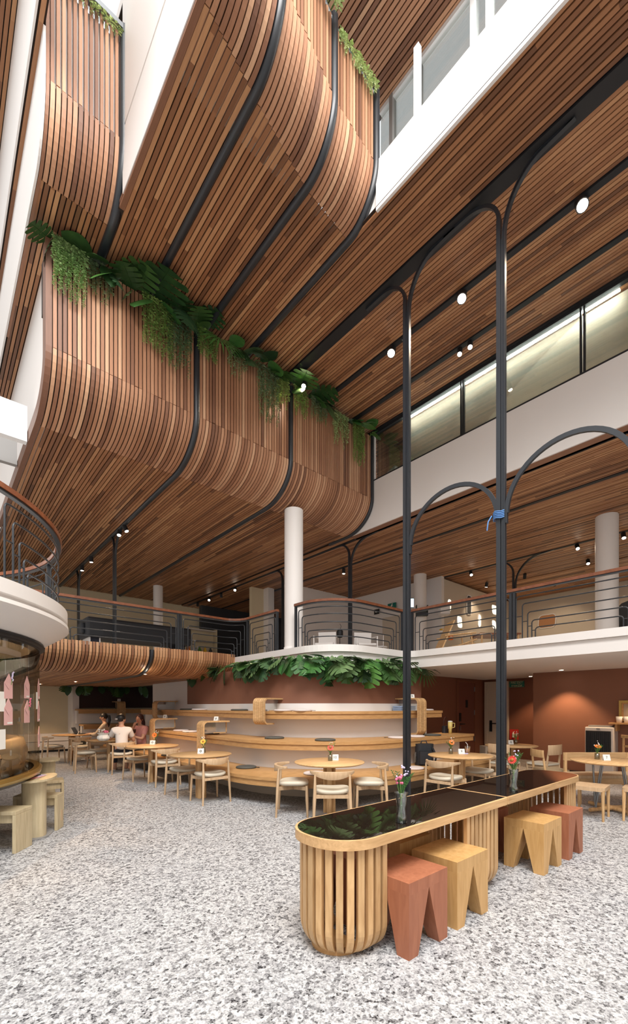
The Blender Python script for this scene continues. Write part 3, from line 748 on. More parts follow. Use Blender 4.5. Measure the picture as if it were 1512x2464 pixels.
MB().rbox((1.55,-1.05,1.3),(.5,.12,1.0),radians(-38)).build('tall_panel', M['grey'], mc); MB().rbox((1.45,-.9,1.25),(.3,.1,.9),radians(-38)).build('door', M['charcoal'], mc)
tp = Path([(TC[0]+2.6*cos(radians(a)),TC[1]+2.6*sin(radians(a))) for a in range(-100,44,3)])
A2S = lambda a: 2.6*radians(a+100)
railing('landing_railing','curved black railing with mahogany handrail on the round white landing',[tuple(p[:2]) for p in tp.p],[(A2S(-98),A2S(-50)),(A2S(-46),A2S(6)),(A2S(8),A2S(40))],posts=(A2S(7),))

def on_glass(a, z, R=2.405): return (TC[0]+R*cos(radians(a)), TC[1]+R*sin(radians(a)), z)
ENV = [(-37.2,1.63,.26,'lavender sprig tucked in its flap','highest pink envelope at the picture edge with a purple sprig',1),(-37.2,1.36,.28,'','pink envelope with a striped hem below the sprig envelope',2),
       (-28.2,1.64,.25,'','pink envelope in the middle of the upper row on the glass',3),(-28.2,1.37,.25,'','pink envelope with an open flap and purple flower in the middle of the second row',1),
       (-17.4,1.64,.25,'','narrow looking pink envelope at the upper end of the curved glass',3),(-17.4,1.37,.25,'','narrow looking pink envelope in the second row at the glass end',3),(-16.8,1.06,.25,'','dull pink envelope low down at the glass end',3)]
for (a,z,h,_,lab,kind) in ENV:
    t = thing('envelope', lab, 'envelope', on_glass(a,z), radians(a), 'pink envelopes stuck on the curved glass')
    w = .068
    sheet_ = MB().add([(0,-w,0),(0,w,0),(0,w,h*.62),(0,0 if kind!=1 else .01,h),(0,-w,h*.62),(.004,-w,0),(.004,w,0),(.004,w,h*.62),(.004,0 if kind!=1 else .01,h),(.004,-w,h*.62)],
        [(0,1,2,3,4),(9,8,7,6,5),(0,5,6,1),(1,6,7,2),(2,7,8,3),(3,8,9,4),(4,9,5,0)]).build('sheet', M['envelope'], t)
    MB().add([(.006,-w,h*.62),(.006,w,h*.62),(.008,0,h*.36)],[(0,1,2)]).build('flap', M['envelope'], sheet_)
    if kind in (2,3): MB().box(.0045,.006,-.02,.05 if kind==3 else .06,.012,.03).build('white_label', M['paper'], sheet_)
    if kind == 1:
        mb = MB().tube([(.012,.03,h*.55),(.012,.055,h*.85)],.003,5)
        mb.build('sprig_stem', M['stem'], t); fb = MB()
        for i in range(9): fb.ball((.012,.045+.003*i+random.uniform(-.012,.012),h*.72+.011*i),.009,5)
        fb.build('blossom', M['lilac'] if a<-30 else M['pink'], t)
for (a,z,lab) in ((-39.5,1.5,'white sheet of paper on the glass at the upper picture edge'),(-39.5,1.12,'white sheet of paper on the glass at the lower picture edge'),(-19.5,1.52,'white note behind the upper narrow envelope')):
    t = thing('paper_note', lab, 'paper', on_glass(a,z), radians(a)); MB().box(0,.003,-.05,.05,0,.20).build('sheet', M['paper'], t)

# ================================================================== LONG TABLE AND BLOCK STOOLS
def outline(u0,u1,v0,v1,r0,r1,n=12):
    p = []
    for (cx,cy,a,r) in ((u1-r1,v0+r1,-pi/2,r1),(u1-r1,v1-r1,0,r1),(u0+r0,v1-r0,pi/2,r0),(u0+r0,v0+r0,pi,r0)):
        p += arc(cx,cy,r,a,a+pi/2,n) if r>.01 else [(cx,cy)]
    q = []
    for a in p:
        if not q or (Vector(a)-Vector(q[-1])).length>1e-4: q.append(a)
    if (Vector(q[0])-Vector(q[-1])).length<1e-4: q.pop()
    return q
def slat_leg(mb, p, n, zt=.69, w=.043, d=.03, r=.17):
    n = Vector((n[0],n[1])).normalized(); pts = [(p[0],p[1],zt),(p[0],p[1],r+.01)]
    for i in range(1,9):
        a = pi/2*i/8*.86; pts.append((p[0]+n.x*(r-r*cos(a))*.8, p[1]+n.y*(r-r*cos(a))*.8, r+.01-r*sin(a)))
    t = (-n.y,n.x,0)
    mb.tube(pts, 1, rect=(d,w), up=t)
def long_table(label, u0, u1, r0, r1, cages):
    t = thing('long_table', label, 'table', ((u0+u1)/2,2.055,0), 0, 'long communal tables')
    def L(mb): return mb.xf(Matrix.Translation((-(u0+u1)/2,-2.055,0)))
    L(MB().prism(outline(u0,u1,1.745,2.365,r0,r1),.688,.75,True)).build('tabletop_rim', M['oak_h'], t)
    i = .016
    L(MB().prism(outline(u0+i,u1-i if r1>.05 else u1-.006,1.745+i,2.365-i,max(r0-i,.006),max(r1-i,.006)),.745,.7525)).build('glass_top', M['tabletop'], t)
    for c in cages:
        P = Path(c); n = int(round(P.L/.0655)); 
        for k in range(n+1):
            s = P.L*k/n; a = P.at(max(0,s-.01)); b = P.at(min(P.L,s+.01)); d = (b-a); nn = (-d.y,d.x)
            mb = MB(); p = P.at(s); slat_leg(mb,(p.x,p.y),nn); L(mb).build('slat', M['oak'], t)
        cx = sum(p[0] for p in c)/len(c); cy = sum(p[1] for p in c)/len(c)
        L(MB().prism([(cx+(x-cx)*.62,cy+(y-cy)*.62) for x,y in c],.0,.03)).build('base_plate', M['bench'], t)
    return t
a0,a1 = 1.785,2.325
cg1 = [(2.15,a1)]+arc(2.055,2.055,.27,pi/2,1.5*pi,20)+[(2.15,a0)]
cg1 = cg1  # half-round cage; travel keeps the room on the outside
cg2 = [(3.17,a0),(3.64,a0)]+arc(3.64,a0+.10,.10,-pi/2,0,5)+arc(3.64,a1-.10,.10,0,pi/2,5)+[(2.75,a1)]
cg3 = [(5.30,a0),(5.50,a0)]+arc(5.52,2.0,.215,-pi/2,0,8)+arc(5.52,2.11,.215,0,pi/2,8)+[(4.75,a1)]
long_table('nearer long communal table with dark glass top and half-round slatted end', 1.75, 3.795, .285, .012, [cg1, cg2])
long_table('further long communal table butted on beyond the seam at the black column', 3.805, 5.78, .012, .24, [cg3])
def stool(label, u0, v0, w, d, m, group='V-cut block stools'):
    t = thing('block_stool', label, 'stool', (u0+w/2,v0+d/2,0), 0, group); h = .47; zc = .395
    MB().box(-w/2,w/2,-d/2,d/2,zc,h).build('seat', M[m], t)
    for sx in (-1,1):
        for sy in (-1,1):
            x0,y0 = sx*w/2, sy*d/2; P = []
            for (z,fx,fy) in ((0,.095,.09),(zc,w/2-.0005,d/2-.0005)):
                xi,yi = x0-sx*fx, y0-sy*fy; P += [(x0,y0,z),(xi,y0,z),(xi,yi,z),(x0,yi,z)]
            MB().add(P,[(0,1,2,3),(7,6,5,4),(0,4,5,1),(1,5,6,2),(2,6,7,3),(3,7,4,0)]).build('leg', M[m], t)
    return t
stool('red stained block stool at the near end of the long table, closest to the camera', 2.175,1.605,.425,.37,'redstool')
stool('honey oak block stool right behind the closest red stool', 2.725,1.605,.435,.38,'yellowoak')
stool('honey oak block stool just beyond the slatted pedestal under the table seam', 4.20,1.60,.43,.37,'yellowoak')
stool('red block stool at the far end of the front row', 4.81,1.595,.41,.38,'redstool')
stool('red block stool half hidden under the near end, on the far side of the table', 2.20,2.12,.42,.37,'redstool')
stool('oak block stool under the table on the far side, beside the hidden red one', 2.76,2.12,.42,.37,'yellowoak')
stool('red block stool under the further table, far side near the seam', 4.22,2.13,.42,.37,'redstool')

# ================================================================== CHAIRS AND ROUND TABLES
def elbow_chair():
    t = thing('elbow_chair', 'x', 'chair', (0,0,0), 0, 'oak elbow chairs with cream pads')
    def leg(pts, rs): MB().tube(pts, rs, 8).build('leg', M['ash'], t)
    for s in (-1,1):
        leg([(s*.245,.205,0),(s*.235,.195,.25),(s*.225,.19,.44)],[.014,.021,.017])
        leg([(s*.245,-.235,0),(s*.225,-.215,.42),(s*.222,-.20,.68)],[.014,.023,.013])
    # crest rail: bent, deep in the middle, running out to thin elbows
    P = []; n = 18
    for i in range(n+1):
        a = radians(-78+156*i/n); k = cos(a*1.05)**2 if abs(a)<pi/2 else 0
        h = .028+.075*k; R = .285
        x,y = R*sin(a), -.03-R*cos(a)*.82
        zc = .715-h*.42
        nx,ny = sin(a), -cos(a); th = .013+.006*k
        P += [(x-nx*th,y-ny*th,zc-h/2),(x+nx*th,y+ny*th,zc-h/2),(x+nx*th,y+ny*th,zc+h/2),(x-nx*th,y-ny*th,zc+h/2)]
    F = [(0,1,2,3),(4*n+3,4*n+2,4*n+1,4*n)]
    for i in range(n):
        for k in range(4): F.append((i*4+k,(i+1)*4+k,(i+1)*4+(k+1)%4,i*4+(k+1)%4))
    MB().add(P,F,True).build('backrest', M['ash'], t, bevel=.004)
    so = [(x*.255+0, y*.235) for x,y in [(cos(a)*(abs(cos(a))**-.35 if abs(cos(a))>.05 else 1)*.92, sin(a)*(abs(sin(a))**-.35 if abs(sin(a))>.05 else 1)*.92) for a in [2*pi*i/28 for i in range(28)]]]
    mb = MB(); P = []; F = []
    for (z,k) in ((.425,.90),(.437,.99),(.456,1.0),(.473,.95),(.480,.80)): P += [(x*k,y*k+.0,z+.02*(x*x/.06)*(1 if z>.43 else .6)) for x,y in so]
    for j in range(4):
        for i in range(28): F.append((j*28+i,j*28+(i+1)%28,(j+1)*28+(i+1)%28,(j+1)*28+i))
    F += [tuple(range(27,-1,-1)), tuple(range(112,140))]
    mb.add(P,F,True); mb.build('seat_cushion', M['cushion'], t)
    fr = MB()
    for s in (-1,1):
        fr.tube([(s*.225,.19,.40),(0,0,.375),(-s*.222,-.21,.40)], 1, rect=(.022,.05), up=(0,0,1))
    fr.build('seat_frame', M['ash'], t)
    MB().tube([(-.225,.19,.395),(0,.185,.41),(.225,.19,.395)],1,rect=(.022,.04),up=(0,0,1)).build('front_rail', M['ash'], t)
    MB().tube([(-.222,-.213,.40),(.222,-.213,.40)],1,rect=(.022,.04),up=(0,0,1)).build('rear_rail', M['ash'], t)
    return t
EC = elbow_chair(); used = [False]
def chair(x, y, face, label):
    rz = math.atan2(face[1],face[0]) - pi/2
    if not used[0]:
        used[0] = True; EC.location = (x,y,0); EC.rotation_euler = (0,0,rz); EC['label'] = label; return EC
    return dup(EC,(x,y,0),rz,label)
def round_table(x, y, label, r=.51, m='oak_h'):
    t = thing('round_table', label, 'table', (x,y,0), 0, 'round oak tables')
    MB().lathe([(.001,.722),(r-.035,.722),(r-.008,.735),(r,.742),(r-.004,.75),(.001,.75)],56).build('tabletop', M[m], t)
    mb = MB()
    for k in range(4):
        a = pi/4+pi/2*k; mb.prism([(x2+.028*cos(a),y2+.028*sin(a)) for x2,y2 in arc(0,0,.062,a-.62,a+.62,6)]+[(0,0)],.012,.722)
    pd = mb.build('pedestal', M['oak'], t)
    MB().lathe([(.001,0),(.33,0),(.33,.008),(.30,.012),(.001,.012)],40).build('base_disc', M['grey'], pd)
    return t
fwd = (.659,.752); rgt = (.752,-.659)
round_table(4.33,4.60,'round oak table in the middle with a red gerbera and card number 10')
chair(3.96,4.16,fwd,'elbow chair with its back to the camera at the middle table')
chair(3.93,4.93,rgt,'elbow chair tucked in at the middle table, its back toward the pink envelopes')
chair(4.76,4.22,(-.752,.659),'elbow chair tucked in at the middle table, facing away from the tall columns')
round_table(3.40,6.78,'round oak table with a yellow gerbera beside the terrace seating')
chair(3.40,6.46,(0,1),'elbow chair with its back to the camera at the yellow gerbera table')
chair(3.32,7.25,(.1,-1),'elbow chair facing the camera behind the yellow gerbera table')
round_table(3.38,8.87,'round oak table with an orange gerbera before the seated women')
chair(3.45,8.46,(.05,1),'elbow chair with its back to the camera at the orange gerbera table')
chair(3.28,9.36,(.15,-1),'elbow chair facing the camera behind the orange gerbera table of the far row')
round_table(3.25,11.22,'round oak table between the two women in white and pink')
chair(3.30,10.60,(.1,1),'elbow chair on which the woman in white sits')
chair(2.72,11.35,(1,-.15),'shaded elbow chair side-on at the table with the wrapped bouquet')
chair(3.15,11.75,(0,-1),'elbow chair facing the camera behind the wrapped bouquet')
round_table(2.98,13.9,'furthest round oak table with the laptop on it')
chair(2.50,13.75,(1,.1),'elbow chair at the furthest table nearest the cream wall')
chair(3.00,13.15,(.05,1),'elbow chair with its back to the camera at the laptop table')
round_table(6.53,3.80,'round oak table between the tall columns with card number 9 and an iced coffee')
chair(5.98,3.72,(1,.05),'elbow chair right behind the slender column, its back to the camera')
chair(7.02,3.74,(-1,0),'elbow chair on the far side of the card 9 table')
round_table(9.02,4.08,'round table with a pink flower in front of the fire door')
def back_chair(label, x, y, face, m, h=.80, seat='cushion', high=.14):
    t = thing('dining_chair', label, 'chair', (x,y,0), math.atan2(face[1],face[0])-pi/2)
    for s in (-1,1):
        MB().tube([(s*.20,.20,0),(s*.205,.205,.44)],[.014,.021],8).build('leg', M[m], t)
        MB().tube([(s*.20,-.225,0),(s*.195,-.19,.44),(s*.185,-.235,h)],[.015,.022,.016],8).build('leg', M[m], t)
    P = []; n = 8
    for i in range(n+1):
        x0 = -.215+.43*i/n; y0 = -.235-.04*(1-(x0/.215)**2)
        P += [(x0,y0-.01,h-high),(x0,y0+.01,h-high),(x0,y0+.01,h+.02),(x0,y0-.01,h+.02)]
    F = [(0,1,2,3),(4*n+3,4*n+2,4*n+1,4*n)]
    for i in range(n):
        for k in range(4): F.append((i*4+k,(i+1)*4+k,(i+1)*4+(k+1)%4,i*4+(k+1)%4))
    MB().add(P,F,True).build('backrest', M[m], t, bevel=.004)
    MB().prism(outline(-.23,.23,-.21,.23,.06,.06,5),.43,.46).build('seat', M[seat], t, bevel=.01)
    MB().box(-.2,.2,-.2,.2,.37,.43).build('seat_frame', M[m], t)
    return t
back_chair('pale wooden chair with curved back plank in front of the red fire sign', 8.95,3.42,(.2,1),'ash',.80,'cushion',.17)
back_chair('pale wooden chair on the fire door side of the pink flower table', 8.50,3.98,(1,0),'ash',.80,'cushion',.15)
back_chair('plain oak chair with angled back posts against the brown wall', 8.15,3.0,(.75,-.65),'oak',.78,'cane',.11)
tt = thing('round_table', 'round table with steel V legs and card number 7', 'table', (7.55,1.92,0), 0, 'round oak tables')
MB().lathe([(.001,.722),(.50,.722),(.535,.735),(.54,.742),(.535,.75),(.001,.75)],56).build('tabletop', M['oak_h'], tt)
for k in range(4):
    a = pi/4+pi/2*k+.3; b = .20
    for s in (-1,1): MB().tube([(.30*cos(a),.30*sin(a),.05),(.27*cos(a+s*b*1.6),.27*sin(a+s*b*1.6),.72)],.011,6).build('leg', M['steel'], tt)
    MB().tube([(0,0,.055),(.40*cos(a),.40*sin(a),.045)],[.035,.028],8).build('foot_beam', M['oak'], tt)
def low_stool(label, x, y, rz, m='oak'):
    t = thing('woven_stool', label, 'stool', (x,y,0), rz, 'woven seat stools at the card 7 table')
    for sx in (-1,1):
        for sy in (-1,1): MB().tube([(sx*.19,sy*.18,0),(sx*.185,sy*.175,.42)],[.015,.024],8).build('leg', M[m], t)
    MB().prism(outline(-.215,.215,-.20,.20,.05,.05,5),.40,.452).build('seat', M['ash'], t, bevel=.015)
low_stool('woven stool tucked between the long table end and the card 7 table', 6.93,2.02,.1)
low_stool('woven stool at the card 7 table, cut by the picture edge', 7.25,1.50,.1)
sb = thing('settle', 'low oak settle with a plank back behind the card 7 table', 'bench', (8.10,2.05,0), radians(-41))
MB().box(-.55,.55,-.02,.42,.41,.46).build('seat', M['ash'], sb, bevel=.01); MB().box(-.55,.55,.40,.43,.64,.78).build('backrest', M['oak_h'], sb, bevel=.008)
MB().box(-.53,.53,-.01,.02,.32,.41).build('apron', M['oak_h'], sb)
for sx in (-.52,.52):
    MB().box(sx-.02,sx+.02,0,.04,0,.41).build('leg', M['oak'], sb); MB().box(sx-.02,sx+.02,.39,.43,0,.78).build('leg', M['oak'], sb)
wc = thing('cane_cabinet', 'low cabinet with cane webbing front behind the slender column tables', 'cabinet', (9.85,4.75,0), radians(-41))
MB().box(-.3,.3,0,.35,0,.62).build('body', M['beige'], wc); MB().box(-.26,.26,-.015,0,.05,.52).build('cane_panel', M['cane'], wc)

# ================================================================== PALE OAK SET AT THE ROUND ROOM
def arch_bench(label, c, rz, length, w=.30, h=.445, th=.035, slot=False):
    t = thing('arch_bench', label, 'bench', (*c,0), rz, 'pale oak arch benches along the glass room')
    MB().box(-length,0,-w/2,w/2,h-.04,h).build('seat', M['pale'], t, bevel=.004)
    MB().box(-th,0,-w/2,w/2,0,h-.04).build('end_panel', M['pale'], t, bevel=.004)
    MB().box(-length,-length+th,-w/2,w/2,0,h-.04).build('end_panel', M['pale'], t, bevel=.004)
    MB().box(-length+th,-th,-w/2+.03,-w/2+.05,h-.13,h-.04).build('apron', M['pale'], t)
    if slot: MB().box(0,.003,.02,.06,.09,.23).build('grip_plate', M['ash'], t)
    return t
arch_bench('pale oak arch bench nearest the camera, cut off at the picture edge', (.74,5.62), radians(-38), .55)
arch_bench('pale oak arch bench with a small grip plate beside the leaf shaped table', (1.215,6.28), radians(-30), .50, .21, slot=True)
arch_bench('pale oak arch bench behind the leaf shaped table, partly hidden', (1.50,7.55), radians(-8), .50, .32)
def leaf_table(label, c, rz, s=1.0):
    t = thing('leaf_table', label, 'table', (*c,0), rz, 'leaf shaped pale tables along the glass room')
    o = [(.30*s*cos(a)*(1 if cos(a)<0 else 1.15), .20*s*sin(a)*(1-.30*cos(a))) for a in [2*pi*i/40 for i in range(40)]]
    MB().prism(o,.675,.70,True).build('tabletop', M['pale'], t, bevel=.006)
    MB().prism([(x*.42-.02,y*.62) for x,y in o],.012,.675,True).build('pedestal', M['pale'], t)
    MB().prism([(x*.8,y*.8) for x,y in o],0,.012).build('base_plate', M['grey'], t)
leaf_table('leaf shaped pale oak table with pink cards on it', (.93,6.13), radians(50))
leaf_table('small leaf shaped pale table further along the glass room', (1.40,8.15), radians(70), .85)
for i,(x,y,a,m,lab) in enumerate(((.86,6.06,.5,'pink','bright pink card lying on the leaf shaped table'),(.95,6.12,.9,'envelope','salmon card lying across the pink one'),(.97,6.19,.7,'lilac','lilac leaflet under the pen on the leaf shaped table'))):
    t = thing('card', lab, 'card', (x,y,.701+.003*i), a); MB().box(-.07,.07,-.045,.045,0,.003).build('sheet', M[m], t)
t = thing('pen', 'dark pen lying on the lilac leaflet', 'pen', (.95,6.17,.715), .9); MB().tube([(-.06,0,0),(.06,0,0)],.005,6).build('barrel', M['ink'], t); MB().tube([(.06,0,0),(.072,0,0)],[.004,.001],6).build('tip', M['steel'], t)

# ================================================================== THINGS ON THE TERRACE
def divider(label, p, n, zt, zb, depth=.44, over=.15, w=.29, ribs=6):
    n = Vector((n[0],n[1])).normalized(); rz = math.atan2(n.y,n.x)+pi/2      # local -y looks out of the bench
    t = thing('bench_divider', label, 'divider', (p[0],p[1],0), rz, 'ribbed oak dividers on the terrace')
    r = .09; f = -over
    pts = [(depth,zt),(f+r,zt)]+[(f+r-r*sin(a),zt-r+r*cos(a)) for a in [pi/2*i/6 for i in range(1,7)]]
    pts += [(f+r-r*cos(a),zb+r-r*sin(a)) for a in [pi/2*i/6 for i in range(0,7)]]+[(f+.28,zb)]
    for k in range(ribs):
        x = -w/2+w*(k+.5)/ribs
        MB().tube([(x,y,z) for y,z in pts],1,rect=(.03,w/ribs-.007),up=(1,0,0)).build('rib', M['oak_h'], t)
    MB().tube([(0,y+.004,z) for y,z in pts],1,rect=(.018,w-.02),up=(1,0,0)).build('core_band', M['bench'], t)
    MB().box(-.012,.012,f+.02,depth,max(zb+.015,zt-.24),zt-.015).build('mirror_panel', M['mirror'], t)
    MB().box(-.02,.02,depth-.022,depth,max(zb+.3,zt-.24),zt-.015).box(-.02,.02,f+.28,depth,zt-.245,zt-.225).build('panel_edge', M['oak_h'], t)
divider('ribbed oak divider on the top ledge left of the rounded bench corner', (4.77,6.89), (-.966,-.26), 1.70, 1.22)
divider('ribbed oak divider on the top ledge behind the slender column', (7.45,5.33), (0,-1), 1.71, .985)
divider('ribbed oak divider high on the far run of the top ledge', (4.70,11.8), (-1,0), 1.69, 1.22)
divider('ribbed oak divider on the middle ledge right of the woman in pink', (4.23,10.75), (-1,0), 1.24, .475)
divider('ribbed oak divider on the middle ledge behind the yellow gerbera table', (4.23,8.15), (-1,0), 1.24, .475)
divider('ribbed oak divider on the shaded ledge before the dark brown panel', (5.0,16.2), (0,-1), 1.72, 1.1)
def cushion(label, x, y, z, m, r=.185, tilt=0.0):
    t = thing('seat_pad', label, 'cushion', (x,y,z), random.uniform(0,6), 'round felt seat pads on the terrace')
    MB().lathe([(.001,0),(r-.02,0),(r-.004,.006),(r,.016),(r-.006,.028),(r-.03,.036),(.001,.038)],28).build('pad', M[m], t)
    MB().tube([(r-.01,0,.015),(r+.05,.02,.012),(r+.07,-.02,.012),(r+.02,-.03,.012)],.004,5).build('tie', M['ink'], t)
for a in (('dark seat pad alone in the middle of the middle ledge',5.17,5.60,.95,'darkcush'),('dark seat pad on the middle ledge at the corner below the high divider',4.80,6.60,.95,'darkcush'),
          ('dark seat pad on the middle ledge inside the divider behind the yellow gerbera',4.55,8.60,.95,'darkcush'),('pale seat pad on the middle ledge between the two dividers',4.56,10.15,.95,'palecush'),
          ('pale seat pad on the middle ledge nearer the woman in pink',4.52,9.55,.95,'palecush'),('pale seat pad on the middle ledge just left of the slender column',6.60,5.13,.95,'palecush'),
          ('pale seat pad on the middle ledge behind the slender column',7.12,5.10,.95,'palecush'),('dark seat pad on the middle ledge at the foot of the ribbed divider',7.72,5.12,.95,'darkcush'),
          ('pale seat pad on the top ledge inside the corner divider',5.02,6.62,1.46,'palecush'),('pale seat pad on the top ledge just right of the corner divider',5.22,6.28,1.46,'palecush'),
          ('dark seat pad alone on the far run of the top ledge',4.93,8.05,1.46,'darkcush'),('pale seat pad on the top ledge by the high far divider',4.92,9.9,1.46,'palecush'),
          ('dark seat pad on the top ledge by the high far divider',4.93,10.6,1.46,'darkcush'),('pale seat pad at the right end of the top ledge',8.15,5.58,1.46,'palecush'),
          ('dark seat pad on the lowest seat right of the yellow gerbera table',4.22,6.66,.45,'darkcush'),('pale seat pad on the lowest seat behind the middle table',4.66,5.30,.45,'palecush'),
          ('pale seat pad on the lowest seat beside the slender column',6.37,4.60,.45,'palecush'),('dark seat pad on the lowest seat near the orange gerbera',3.98,9.45,.45,'darkcush')):
    cushion(*a)
def text(s, size, m, parent, loc, rot, name='number', ext=.0008):
    c = bpy.data.curves.new(name,'FONT'); c.body = s; c.size = size; c.extrude = ext; c.align_x = 'CENTER'; c.align_y = 'CENTER'
    c.materials.append(m); o = bpy.data.objects.new(name, c); COL.objects.link(o); dg = bpy.context.evaluated_depsgraph_get(); dg.update()
    me = bpy.data.meshes.new_from_object(o.evaluated_get(dg)); bpy.data.objects.remove(o); bpy.data.curves.remove(c)
    return inst(name, me, parent, loc, rot)
def card(label, x, y, z, num, face=(-.659,-.752), s=1.0):
    rz = math.atan2(face[1],face[0])+pi/2; t = thing('table_card', label, 'sign', (x,y,z), rz, 'small folded table cards')
    w,h,d = .052*s,.085*s,.028*s
    MB().add([(-w,-d,0),(w,-d,0),(w,-.001,h),(-w,-.001,h),(-w,d,0),(w,d,0),(w,.001,h),(-w,.001,h)],[(0,1,2,3),(5,4,7,6),(3,2,6,7)]).build('folded_card', M['paper'], t)
    tilt = math.atan2(h,d)
    if num: text(num,.055*s,M['ink'],t,(0,-d*.52-.001,h*.5),(tilt,0,0))
    else: MB().lathe([(.011*s,0),(.020*s,0)],16).xf(Matrix.Translation((0,-d*.52-.002,h*.5))@Matrix.Rotation(tilt,4,'X')).build('round_mark', M['ink'], t)
    return t
card('white table card with the number 10 on the middle table', 4.50,4.66,.751,'10')
card('white table card with the number 9 beside the iced coffee', 6.70,3.87,.751,'9')
card('white table card with the number 7 on the steel legged table', 7.52,1.99,.751,'7')
card('blank looking white card by the yellow gerbera', 3.42,6.82,.751,'')
card('blank looking white card by the orange gerbera of the far row', 3.48,9.14,.751,'')
card('white card in front of the pink flower', 9.22,4.18,.751,'')
card('white card on top of the middle ledge divider behind the yellow gerbera',4.42,8.12,1.257,'',(-.9,-.43))
card('white card on top of the divider near the woman in pink',4.40,10.72,1.257,'',(-.9,-.43))
card('white card on top of the divider behind the slender column',7.45,5.42,1.727,'',(-.5,-.86),.9)
card('white card on top of the shaded divider before the brown panel',5.0,16.3,1.737,'',(-.5,-.86))

def petals(r0, r1, n, cup=.15):
    mb = MB()
    for k in range(n):
        a = 2*pi*k/n; w = pi/n*.95
        mb.add([(r0*cos(a-w),r0*sin(a-w),.0),(r0*cos(a+w),r0*sin(a+w),0),(r1*.75*cos(a+w*.8),r1*.75*sin(a+w*.8),r1*cup),(r1*cos(a),r1*sin(a),r1*cup*.8),(r1*.75*cos(a-w*.8),r1*.75*sin(a-w*.8),r1*cup)],[(0,1,2,3,4)],True)
    return mb
def vase(label, x, y, z, kind, head, face=(-.55,-.65,.5), scale=1.0):
    t = thing('flower_vase', label, 'vase', (x,y,z), 0, 'clear vases of cut flowers')
    if kind == 'tall':
        pr = [(.034,.0),(.040,.006),(.036,.05),(.029,.095),(.036,.15),(.041,.198),(.047,.203),(.047,.208)]; h = .2
    else:
        pr = [(.030,0),(.034,.005),(.034,.095)]; h = .095
    inn = [(max(.001,r-.003),zz+.004 if i==0 else zz) for i,(r,zz) in enumerate(pr)]
    jr = MB().lathe(pr+inn[::-1]+[(.001,.004)],20).build('jar', M['glass'], t)
    wl = h*.62; MB().lathe([(.001,.006)]+[(r-.0045,max(.006,zz)) for r,zz in pr if zz<wl]+[(.028,wl),(.001,wl)],16).build('water', M['water'], jr)
    for k in range(4):
        a = 1.6*k+.4; MB().tube([(.012*cos(a),.012*sin(a),.01),(-.008*cos(a),-.008*sin(a),h*.6),(.03*cos(a),.03*sin(a),h+.07)],.003,5).build('stem', M['stem'], t)
    top = h+.10
    if head:
        q = Vector(face).normalized().to_track_quat('Z','Y'); c = Vector((face[0]*.05,face[1]*.05,top))
        for nm,mb,m in (('gerbera_petals',petals(.012,.052*scale,16,.1),head),('flower_centre',MB().ball((0,0,.004),.017,6,(1,1,.5)),'flower_eye')):
            o = mb.build(nm, M[m], t); o.location = c; o.rotation_mode = 'QUATERNION'; o.rotation_quaternion = q
    g = MB(); 
    for k in range(9 if kind=='tall' else 5):
        a = random.uniform(0,6.28); rr_ = random.uniform(.03,.10); z1 = top+random.uniform(-.02,.08)
        b = Vector((rr_*cos(a),rr_*sin(a),z1)); s0 = Vector((0,0,h))
        g.tube([s0,s0.lerp(b,.6)+Vector((0,0,.015)),b],.0018,4)
        for j in range(12):
            p = s0.lerp(b,.35+.65*j/12); d = Vector((cos(a+1.57),sin(a+1.57),.5))*(.028 if j%2 else -.028); d.z = .014
            g.add([p,p+d*.5+Vector((0,0,.004)),p+d,p+d*.5-Vector((0,0,.004))],[(0,1,2,3)])
    g.build('fern_sprigs', M['leaf_mid'], t)
    w = MB()
    for k in range(16 if kind=='tall' else 11):
        a = random.uniform(0,6.28); q = random.uniform(.0,.06); w.ball((q*cos(a)+.015,q*sin(a)-.01,top+random.uniform(.0,.085)),random.uniform(.005,.009),4)
    w.build('filler_blossom', M['lilac'] if kind=='tall' else M['whitepetal'], t)
    if kind=='tall' and not head:
        w = MB()
        for k in range(9): w.ball((random.uniform(-.05,.0),random.uniform(-.03,.03),top+random.uniform(-.03,.03)),.010,5)
        w.build('pink_buds', M['pink'], t)
vase('tall waisted vase of greenery and pink buds on the nearer long table', 2.42,1.85,.7525,'tall',None)
vase('tall waisted vase with an orange red gerbera on the further long table', 4.10,1.83,.7525,'tall','red',(-.85,-.1,.35),.85)
vase('small jar with a red gerbera on the middle table', 4.395,4.65,.75,'jar','red')
vase('small jar with a yellow gerbera on the table beside the terrace', 3.52,6.92,.75,'jar','yellow')
vase('small jar with an orange gerbera in front of the woman in pink', 3.56,9.2,.75,'jar','orange',(-.6,-.7,.2),1.15)
vase('small jar with an orange gerbera beside the iced coffee', 6.57,3.99,.75,'jar','orange')
vase('small jar with orange flowers and leaves beside card number 7', 7.57,2.12,.75,'jar','orange',(-.4,-.3,.85))
vase('small jar with a pink flower in front of the red fire sign', 9.38,4.14,.75,'jar','pink',(.5,-.5,.5),.7)
t = thing('iced_coffee', 'plastic cup of iced coffee with a bent white straw', 'drink', (6.92,3.88,.75), 0)
MB().lathe([(.001,0),(.030,0),(.040,.075),(.001,.075)],18).build('coffee', M['coffee'], t); MB().lathe([(.032,0),(.046,.105),(.048,.108)],20).build('cup', M['glass'], t)
MB().lathe([(.048,.108),(.046,.118),(.012,.122)],18).build('lid', M['glass'], t); MB().tube([(.01,0,.02),(-.005,0,.15),(-.03,.02,.185)],.005,6).build('straw', M['paper'], t)
t = thing('napkin', 'folded napkin under the number 9 card', 'napkin', (6.78,3.86,.7505), .4); MB().box(-.09,.09,-.06,.06,0,.003).build('sheet', M['lilac'], t)
